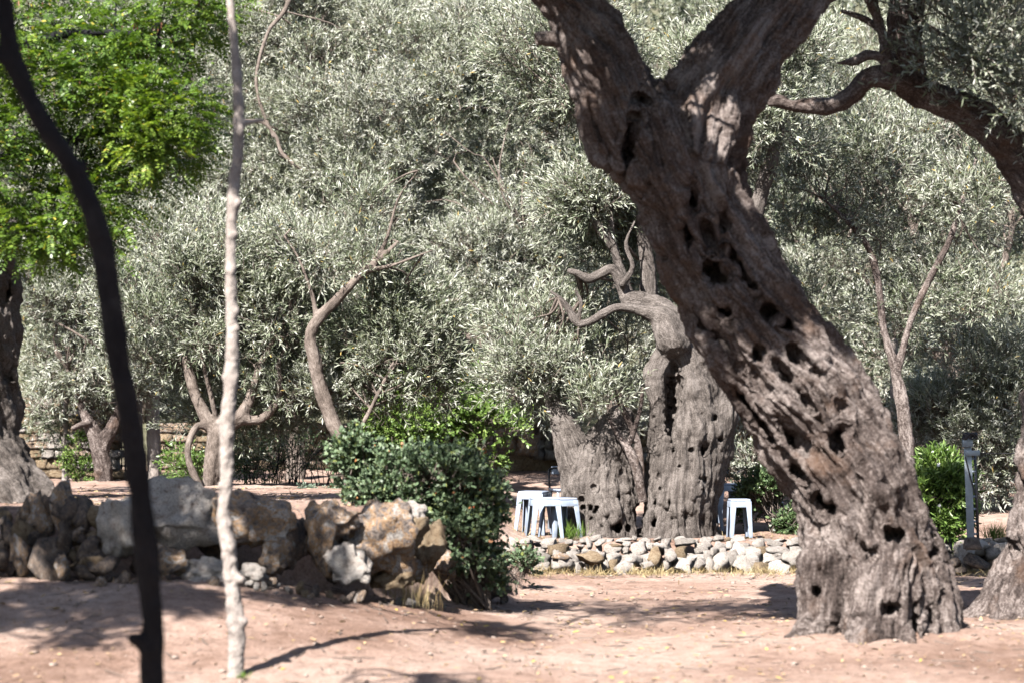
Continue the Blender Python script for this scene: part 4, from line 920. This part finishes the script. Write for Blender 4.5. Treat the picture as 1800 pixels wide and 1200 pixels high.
# back wall, far left, coursed masonry with an iron gate beside it
bw = empty('stone_wall', (-7.0, 35.2, 0.6), 'tan coursed stone wall at the far left behind the trees', 'wall')
def course_wall(parent, px0, px1, top, bot, d, rowh, wr, mats, dep=0.18, seed=1):
    g = np.random.default_rng(seed); m_ = MPP(d)
    py = bot
    while py > top:
        hh = rowh*g.uniform(0.75, 1.25); px = px0+g.uniform(-6, 0)
        while px < px1:
            w = g.uniform(*wr)
            stone_copy('stone', block[int(g.integers(8))], mats[int(g.integers(len(mats)))], parent, P(px+w/2, py-hh/2, d+g.uniform(-.03, .03)), (w*m_*0.56, dep, hh*m_*0.56), (g.uniform(-.05, .05), g.uniform(-.05, .05), math.pi*int(g.integers(2))+g.uniform(-.08, .08)))
            px += w+0.6
        py -= hh+0.6
course_wall(bw, 40, 200, 716, 858, 35.2, 17, (14, 32), ['rocktan', 'rocktan', 'rock', 'rocklight'])
def core(parent, px0, px1, top, bot, d, name='mortar_core', mat='rocktan'):
    a, b_ = P(px0, bot, d), P(px1, top, d)
    v = np.array([[x, y, z] for x in (a[0], b_[0]) for y in (d, d+0.3) for z in (a[2]-.3, b_[2])])
    f = np.array([[0, 1, 3, 2], [4, 6, 7, 5], [0, 4, 5, 1], [2, 3, 7, 6], [1, 5, 7, 3], [0, 2, 6, 4]])
    return link(name, mesh_poly(name, v, faces=f), M[mat], parent)
core(bw, 42, 200, 722, 860, 35.25)
gt = empty('iron_gate', (*P(220, 850, 35.3)[:2], 0.55), 'dark iron bar gate between the back wall and straight trunks', 'gate')
def bars(parent, name, segs, r_, mat, sides=8):
    for a, b_ in segs:
        V_, F_ = tubes([np.array([[*a, r_], [*(np.array(a)*.5+np.array(b_)*.5), r_], [*b_, r_]])], sides)
        link(name, mesh_poly(name, V_, faces=F_, smooth=True), M[mat], parent)
bars(gt, 'bar', [(P(px, 855, 35.3), P(px, 715, 35.3)) for px in (200, 207, 214, 221, 228, 235)], 0.012, 'iron')
bars(gt, 'rail', [(P(197, py, 35.29), P(238, py, 35.29)) for py in (735, 785, 818)], 0.015, 'iron')
# centre back wall: large shaded blocks and rubble
cw = empty('stone_wall', (*P(940, 800, 37)[:2], 0.6), 'dark squared blocks and pale rubble wall behind the terrace, centre', 'wall')
for px, py, w, hh in ((925, 775, 40, 44), (922, 735, 44, 34), (928, 702, 44, 28), (890, 770, 34, 40), (888, 728, 36, 40)):
    stone_copy('block', block[px % 8], 'rock', cw, P(px, py, 36.6), (w*MPP(36.6)*.56, .3, hh*MPP(36.6)*.56), (0, 0, 0))
course_wall(cw, 940, 1010, 690, 806, 36.9, 14, (12, 24), ['rocklight', 'rocktan'], seed=5)
core(cw, 880, 1012, 700, 808, 37.0)
rb = empty('stone_wall', (*P(1300, 800, 37)[:2], 0.6), 'long tan rubble wall low behind the great trunk', 'wall')
course_wall(rb, 1100, 1800, 735, 812, 37.0, 15, (14, 30), ['rocktan', 'rock', 'rocklight'], seed=7)
core(rb, 1100, 1800, 740, 815, 37.1)
lb = empty('stone_wall', (*P(600, 800, 37.5)[:2], 0.6), 'long rubble wall glimpsed behind the thicket left of centre', 'wall')
course_wall(lb, 285, 870, 745, 825, 37.4, 15, (14, 30), ['rocktan', 'rock'], seed=9)
core(lb, 285, 872, 750, 828, 37.5)

# ------------------------------------------------------------------ shrubs
def shrub(name, label, base, blobs, n, mat, L, W, sprigs=40, leaves=9, cr=0.16, shape=6, slen=(0.08, 0.2), stems=8, seed=0.0, gap=0.05, up=0.35, tone=0.0, extra=None, cat='shrub', keepback=0.6, stem_mat='bark3', sr=0.008):
    x, y = P(*base)[:2]; z0 = gz(x, y)
    t = empty(name, (x, y, z0), label, cat)
    Cc = olive_crown(t, blobs, n, sprigs, leaves, cr, L, W, shape, mat, gap=gap, keepback=keepback, up=up, seed=seed, slen=slen, tone=tone, name='foliage')
    st = np.array([[x+rng.normal(0, .06), y+rng.normal(0, .06), z0-.03, sr*1.6] for _ in range(stems)])
    branches_obj(t, limbs_to(Cc, st, sr*1.6, 0.003, 0.7), stem_mat, 5, 'stems')
    if extra: extra(t, Cc)
    return t
def spots(parent, C, n, r_, mat, name, spread=0.16):
    """small fruits or flowers as rounded bodies just outside the clumps"""
    V0, F0 = ICO[1]
    c_ = C[rng.choice(len(C), n)]+rand_unit(n)*spread*np.array([1, .6, 1])+np.array([0, -0.12, 0.03])
    rr = r_*rng.uniform(0.6, 1.3, n)
    V_ = (c_[:, None]+V0[None]*rr[:, None, None]).reshape(-1, 3)
    F_ = (F0[None]+np.arange(n)[:, None, None]*len(V0)).reshape(-1, 3)
    o = link(name, mesh_poly(name, V_, faces=F_, rnd=np.repeat(rng.random(n), len(F0)), smooth=True), M[mat], parent); o['kind'] = 'stuff'
D7 = 18.9
shrub('rose_bush', 'dense dark green rose bush with red hips growing over the boulders', (845, 1035, D7),
      [blob(740, 845, D7, 105, 40, 0.4), blob(655, 860, D7+.1, 30, 44, 0.25), blob(828, 880, D7, 30, 62, 0.3), blob(815, 950, D7-.1, 42, 40, 0.25), blob(845, 1000, D7, 12, 26, 0.1), blob(700, 890, D7+.2, 70, 26, 0.3), blob(630, 800, D7+.1, 10, 20, .1, .02)], 92, 'rose', 0.036, 0.027, 40, 11, 0.13, seed=31, sr=0.012, slen=(.06, .16),
      extra=lambda t, C: spots(t, C, 22, 0.011, 'hip', 'rose_hips'))
shrub('rose_bush', 'small stray rose tuft at the foot of the bush beside the edging', (915, 1000, 21.5), [blob(915, 998, 21.5, 10, 7, 0.06)], 3, 'rose', 0.036, 0.027, 30, 9, 0.1, seed=33, stems=4)
d = 32.0
shrub('green_shrub', 'bright yellow-green leafy shrub behind the dark rose bush', (780, 800, d), [blob(760, 735, d, 110, 55, 0.5), blob(700, 720, d, 60, 55, 0.4), blob(860, 745, d-.2, 45, 60, 0.3), blob(800, 690, d+.2, 70, 35, 0.3)], 70, 'green', 0.06, 0.028, 34, 10, 0.22, seed=35, slen=(.1, .22))
d = 26.2
shrub('grey_hedge', 'low rounded grey-green clipped shrub behind the rocks', (560, 905, d), [blob(560, 892, d, 58, 28, 0.35)], 40, 'grey', 0.022, 0.012, 50, 12, 0.08, seed=37, slen=(.04, .1), gap=-0.2)
d = 26.2
shrub('dark_shrub', 'leafy mid-green shrub beside the stools right of the old olive', (1365, 950, d), [blob(1368, 890, d, 52, 52, 0.35), blob(1335, 920, d-.1, 30, 30, 0.2), blob(1400, 930, d, 28, 26, 0.2)], 46, 'dkgreen', 0.045, 0.024, 36, 9, 0.13, seed=39, slen=(.07, .15))
shrub('dark_shrub', 'sparse wispy shrub hanging above the stools', (1310, 940, 27.5), [blob(1310, 815, 27.5, 50, 30, 0.3), blob(1300, 770, 27.6, 50, 40, 0.3)], 12, 'ol', 0.06, 0.014, 30, 10, 0.2, seed=40)
d = 24.3
def flw(t, C): spots(t, C, 16, 0.022, 'flower', 'white_flowers', 0.14)
shrub('oleander', 'bright green oleander with a few white flowers beside the metal post', (1650, 940, d), [blob(1650, 868, d, 44, 50, 0.28), blob(1660, 920, d, 28, 24, 0.2)], 40, 'green', 0.075, 0.017, 34, 10, 0.12, seed=43, slen=(.09, .18), extra=flw)
shrub('leafy_shrub', 'small yellow-green shrub low at the far left by the stump', (140, 850, 33.5), [blob(140, 790, 33.5, 16, 28, 0.15), blob(150, 830, 33.5, 14, 18, .12)], 10, 'green', 0.05, 0.02, 20, 8, 0.12, seed=45)
shrub('leafy_shrub', 'yellow-green shrub between the straight trunks and the forked olive', (335, 850, 31.5), [blob(330, 810, 31.5, 18, 30, 0.2), blob(345, 835, 31, 20, 18, 0.2)], 11, 'green', 0.05, 0.02, 26, 9, 0.16, seed=46, tone=-.1)
# brushwood thicket, mostly bare stems
d = 30.5
th = empty('thicket', (*P(500, 850, d)[:2], gz(*P(500, 850, d)[:2])), 'dark brushwood thicket of bare stems behind the low grey shrub', 'shrub')
paths = []
for i in range(48):
    px = rng.uniform(430, 610); dd = d+rng.uniform(-.4, .6); x = (px-900)/F_PX*dd; z0 = gz(x, dd)
    hgt = rng.uniform(.4, .95); lx, ly = rng.normal(0, .3, 2)
    paths.append(spline(np.array([[x, dd, z0-.02, .007], [x+lx*.3, dd+ly*.3, z0+hgt*.4, .005], [x+lx, dd+ly, z0+hgt, .003]]), 3))
branches_obj(th, paths, 'darkbark', 4, 'stems')
olive_crown(th, [blob(515, 800, d, 90, 34, 0.5)], 26, 20, 9, 0.26, 0.05, 0.018, 4, 'dkgreen', seed=48, tone=-.1, name='foliage')

# ------------------------------------------------------------------ stools, chair and low table
def prism(quad_lo, quad_hi):
    return np.concatenate([quad_lo, quad_hi]), np.array([[3, 2, 1, 0], [4, 5, 6, 7], [0, 1, 5, 4], [1, 2, 6, 5], [2, 3, 7, 6], [3, 0, 4, 7]])
def part(name, pieces, mat, parent, bev=0.004):
    VV, FF, off = [], [], 0
    for v, f in pieces: VV.append(v); FF.append(f+off); off += len(v)
    o = link(name, mesh_poly(name, np.concatenate(VV), faces=np.concatenate(FF)), M[mat], None)
    if bev:
        b_ = o.modifiers.new('bevel', 'BEVEL'); b_.width = bev; b_.segments = 2; b_.limit_method = 'ANGLE'
    o.parent = parent
    return o
def sq(hx, hy, z, cx=0, cy=0): return np.array([[cx-hx, cy-hy, z], [cx+hx, cy-hy, z], [cx+hx, cy+hy, z], [cx-hx, cy+hy, z]], float)
def stool(label, px, d, rz, H=0.43, mat='plastic', legmat=None, zadd=0.0, top=0.13, bot=0.172):
    x = (px-900)/F_PX*d; z0 = gz(x, d)+0.012+zadd
    t = empty('stool', (x, d, z0), label, 'stool', 'plastic stools around the old olive'); t.rotation_euler = (0, 0, rz)
    part('seat', [prism(sq(top+.008, top+.008, H-.022), sq(top, top, H))], mat, t, 0.008)
    hole_ = prism(sq(.05, .02, H-.0005), sq(.05, .02, H+.0015))
    for s, (ax, ay) in enumerate(((0, -1), (0, 1), (-1, 0), (1, 0))):     # apron panels
        zt, zb = H-.023, H-.085
        kt, kb = top+.006, top+.006+(bot-top)*(.085/H)
        def pnl(z, k, th): 
            return sq(k-.012, th, z, 0, ay*(k-.004)) if ay else sq(th, k-.012, z, ax*(k-.004), 0)
        part('apron', [prism(pnl(zb, kb, .004), pnl(zt, kt, .004))], legmat or mat, t, 0.002)
    for sx in (-1, 1):
        for sy in (-1, 1):                                            # angle-section legs
            kt, kb = top+.008, bot
            wt, wb, th = .058, .036, .005
            pcs = []
            for ori in (0, 1):
                def sec(z, k, w):
                    cx = sx*(k-w/2); cy = sy*(k-th)
                    return sq(w/2, th, z, cx, cy) if ori == 0 else sq(th, w/2-th, z, sx*(k-th), sy*(k-w/2-th))
                pcs.append(prism(sec(0, kb, wb), sec(H-.024, kt, wt)))
            part('leg', pcs, legmat or mat, t, 0.002)
    return t
stool('white plastic stool standing foremost beside the bush', 957, 24.95, 0.18, 0.42)
stool('blue-grey plastic stool behind the foremost white stool', 938, 25.6, -0.3, 0.46, 'plasticgrey')
stool('pale stool tucked against the left trunk of the old olive', 984, 25.15, 0.5, 0.41, 'plasticgrey', 'plastic')
stool('pale grey stool right of the old olive, nearest the edging', 1299, 25.1, 0.1, 0.40, 'plasticgrey', 'plastic', top=0.098, bot=0.118)
stool('white stool half hidden by the right trunk of the old olive', 1240, 26.3, 0.1, 0.40, 'plastic')
stool('blue-grey stool behind the right-hand stools', 1276, 27.4, 0.35, 0.44, 'plasticgrey', 'plastic')
x = (1315-900)/F_PX*30.0
tb = empty('low_table', (x, 30.0, gz(x, 30.0)), 'long low white plastic table behind the right-hand stools', 'table')
part('table_top', [prism(sq(.42, .3, .40), sq(.42, .3, .44))], 'plastic', tb, .008)
for sx in (-1, 1):
    for sy in (-1, 1): part('leg', [prism(sq(.022, .022, 0, sx*.38, sy*.26), sq(.026, .026, .399, sx*.37, sy*.25))], 'plastic', tb)
# chair behind the left trunk
d = 26.4; x = (1003-900)/F_PX*d
chx = empty('chair', (x, d, gz(x, d)+.01), 'grey chair with rounded back peeping out behind the left trunk', 'chair'); chx.rotation_euler = (0, 0, 0.2)
part('seat', [prism(sq(.2, .2, .42), sq(.21, .21, .45))], 'plasticgrey', chx, .01)
for sx in (-1, 1):
    for sy in (-1, 1): part('leg', [prism(sq(.014, .014, 0, sx*.2, sy*.2), sq(.014, .014, .419, sx*.18, sy*.18))], 'galv', chx)
bk = spline(np.array([[-.19, .2, .44, .012], [-.195, .22, .6, .012], [-.19, .24, .64, .013], [-.15, .245, .665, .013], [0, .25, .67, .013], [.15, .245, .665, .013], [.19, .24, .64, .013], [.195, .22, .6, .012], [.19, .2, .44, .012]]), 4)
V_, F_ = tubes([bk], 8); o = link('back_frame', mesh_poly('back_frame', V_, faces=F_, smooth=True), M['iron']); o.parent = chx
part('backrest', [prism(sq(.17, .012, .60, 0, .24), sq(.16, .012, .69, 0, .255))], 'plastic', chx, .006)

# ------------------------------------------------------------------ galvanised post
d = 23.35; b0 = P(1712, 945, d); m_ = MPP(d)
po = empty('metal_post', (b0[0], d, b0[2]-.05), 'galvanised steel angle post with strut and wire coil by the oleander', 'post')
po.rotation_euler = (0, R(-1.6), 0)
Hh = 170*m_
part('light_flange', [prism(sq(.036, .004, 0, -.03, 0), sq(.036, .004, Hh+.06, -.03, 0))], 'galv', po, .001)
def turned(z): 
    c_, s_ = math.cos(R(62)), math.sin(R(62))
    return np.array([[.032-.0*c_, .0, z], [.032+.075*c_, .075*s_, z], [.032+.075*c_-.006*s_, .075*s_+.006*c_, z], [.032-.006*s_, .006*c_, z]])
part('shaded_flange', [prism(turned(0.0), turned(Hh-.05))], 'iron', po, .0)  # flange turned from the sun; dark iron colour stands in for its shade
for k_ in range(7): part('cross_tie', [prism(sq(.022, .003, .08+k_*.12, .016, .006), sq(.022, .003, .10+k_*.12, .016, .006))], 'galv', po, 0)
part('bracket', [prism(sq(.07, .012, Hh-.09, .01, -.03), sq(.07, .012, Hh-.04, .01, -.03))], 'galv', po, .002)
part('cap_plate', [prism(sq(.048, .03, Hh-.005, -.035, -.022), sq(.048, .03, Hh+.075, -.035, -.022))], 'galv', po, .003)
def ptube(name, rows, mat, parent, sides=7):
    V_, F_ = tubes([np.array(rows, float)], sides); o = link(name, mesh_poly(name, V_, faces=F_, smooth=True), M[mat]); o.parent = parent; return o
ptube('strut', [[-.06, -.02, Hh-.1, .007], [-.02, -.02, Hh-.28, .007], [.02, -.02, Hh-.45, .007]], 'iron', po)
a_ = np.linspace(0, 2*math.pi*5, 80)
ptube('wire_coil', np.stack([.055*np.cos(a_)-.01+.02*np.sin(a_*.37), .05*np.sin(a_)-.03, Hh+.10+.028*np.sin(a_*1.7), np.full(80, .009)], 1), 'iron', po, 5)
ptube('wire', [[.05, -.03, Hh-.07, .004], [.6, .0, Hh-.085, .004], [1.2, .03, Hh-.06, .004]], 'iron', po, 5)
part('foot', [prism(sq(.09, .07, -.06, -.01, .02), sq(.06, .05, .06, -.02, .02))], 'rockdark', po, .02)

# ------------------------------------------------------------------ loose stuff on the ground
def scatter_xy(n, x0, x1, y0, y1, bias=1.0):
    y = y0+(y1-y0)*rng.random(n)**bias; x = (rng.uniform(x0, x1, n)-900)/F_PX*y
    return x, y
n_ = 3000
x, y = scatter_xy(n_, -60, 1860, 12.5, 24.0)
z = ground_z(x, y); r_ = 0.005+0.016*rng.random(n_)**4
V0, F0 = ICO[1]
dfm = 1+0.25*rng.normal(size=(n_, len(V0), 1))
V_ = (np.stack([x, y, z+r_*0.25], 1)[:, None]+V0[None]*dfm*r_[:, None, None]*np.array([1.3, 1.3, .5])).reshape(-1, 3)
F_ = (F0[None]+np.arange(n_)[:, None, None]*len(V0)).reshape(-1, 3)
tag(link('pebbles', mesh_poly('pebbles', V_, faces=F_), M['pebble']), 'pale pebbles and grit scattered over the trodden earth', 'gravel', None, 'stuff')
n_ = 7000
x, y = scatter_xy(n_, -60, 1860, 12.5, 26.5)
kp = noise(np.stack([x*1.3, y*1.3, y*0], 1))+0.35*rng.normal(size=n_) > 0.0
x, y = x[kp], y[kp]; n_ = len(x)
pos = np.stack([x, y, ground_z(x, y)+.012], 1)
nm = nrm(np.array([0, 0, 1.0])+.35*rng.normal(size=(n_, 3))); dr = rng.normal(size=(n_, 3)); dr[:, 2] *= .15
tag(link('fallen_leaves', mesh_poly('fallen_leaves', leaf_polys(pos, dr, nm, rng.uniform(.03, .065, n_), rng.uniform(.009, .02, n_), 6), 6, rnd=rng.random(n_)), M['fallen']), 'dry yellow and brown fallen leaves on the earth', 'leaves', None, 'stuff')
n_ = 420
x, y = scatter_xy(n_, -60, 1860, 12.5, 24.0); az = rng.uniform(0, 6.3, n_); ln = rng.uniform(.04, .22, n_)
sp_ = []
for i in range(n_):
    c_ = np.array([x[i], y[i]]); dv = np.array([math.cos(az[i]), math.sin(az[i])])*ln[i]/2
    rows = []
    for t_, r0_ in ((-1, .004), (0, .0035), (1, .002)):
        q_ = c_+dv*t_+rng.normal(0, .008, 2); rows.append([q_[0], q_[1], gz(q_[0], q_[1])+.010, r0_])
    sp_.append(np.array(rows))
V_, F_ = tubes(sp_, 4)
tag(link('fallen_twigs', mesh_poly('fallen_twigs', V_, faces=F_), M['bark3']), 'short dry twigs lying scattered on the earth', 'twigs', None, 'stuff')
def tufts(name, label, centres, per, hh, mat, spread=.05, w=.004, flat=.6):
    c_ = np.repeat(np.array(centres), per, 0); n_ = len(c_)
    pos = c_+rng.normal(0, spread, (n_, 3))*np.array([1, 1, 0])
    dr = nrm(np.stack([rng.normal(0, flat, n_), rng.normal(0, flat, n_), np.ones(n_)], 1))
    o = link(name, mesh_poly(name, leaf_polys(pos, dr, rand_unit(n_), hh*rng.uniform(.4, 1.2, n_), np.full(n_, w), 4, .25), 4, rnd=rng.random(n_)), M[mat])
    return tag(o, label, 'grass', None, 'stuff')
cs = []
for i in range(150):
    px = rng.uniform(880, 1760); d = 23.6+rng.normal(0, .25); x_ = (px-900)/F_PX*d; cs.append((x_, d, gz(x_, d)))
tufts('dry_grass', 'straw-coloured dry grass along the foot of the edging', cs, 22, .12, 'dry', .07, .004, .9)
cs = []
for i in range(26):
    px = rng.choice([705, 720, 735, 750, 690]); px = px+rng.normal(0, 14); d = 17.7+rng.normal(0, .15); x_ = (px-900)/F_PX*d; cs.append((x_, d, gz(x_, d)))
tufts('dry_grass', 'tall dry straw standing among the boulders beside the rose bush', cs, 6, .28, 'dry', .04, .004, .22)
cs = []
for i in range(120):
    px = rng.uniform(880, 1000); d = rng.uniform(24.6, 30); x_ = (px-900)/F_PX*d; cs.append((x_, d, gz(x_, d)))
for i in range(60):
    px = rng.uniform(1240, 1480); d = rng.uniform(24.6, 28); x_ = (px-900)/F_PX*d; cs.append((x_, d, gz(x_, d)))
tufts('dry_grass', 'thin dry litter grass on the terrace around the stools', cs, 10, .06, 'dry', .08, .004, 1.2)
cs = [(*P(px_, 930, 24.9)[:2], gz(*P(px_, 930, 24.9)[:2])) for px_ in (1000, 1004, 1010, 1015, 996, 1022)]
tufts('weeds', 'pale green weeds at the foot of the left olive trunk', cs, 26, .2, 'grass', .03, .006, .35)
cs = [(*P(px_, 920, 24.6)[:2], gz(*P(px_, 920, 24.6)[:2])) for px_ in (1738, 1744, 1750, 1756, 1762)]
tufts('grass_tuft', 'fresh green grass tuft right of the metal post', cs, 40, .2, 'grass', .03, .006, .3)
cs = [(*P(px_, 1190, 14.2)[:2], gz(*P(px_, 1190, 14.2)[:2])) for px_ in (425, 432, 420)]
tufts('grass_tuft', 'tiny green weeds at the foot of the pale sapling', cs, 12, .06, 'grass', .015, .006, .5)
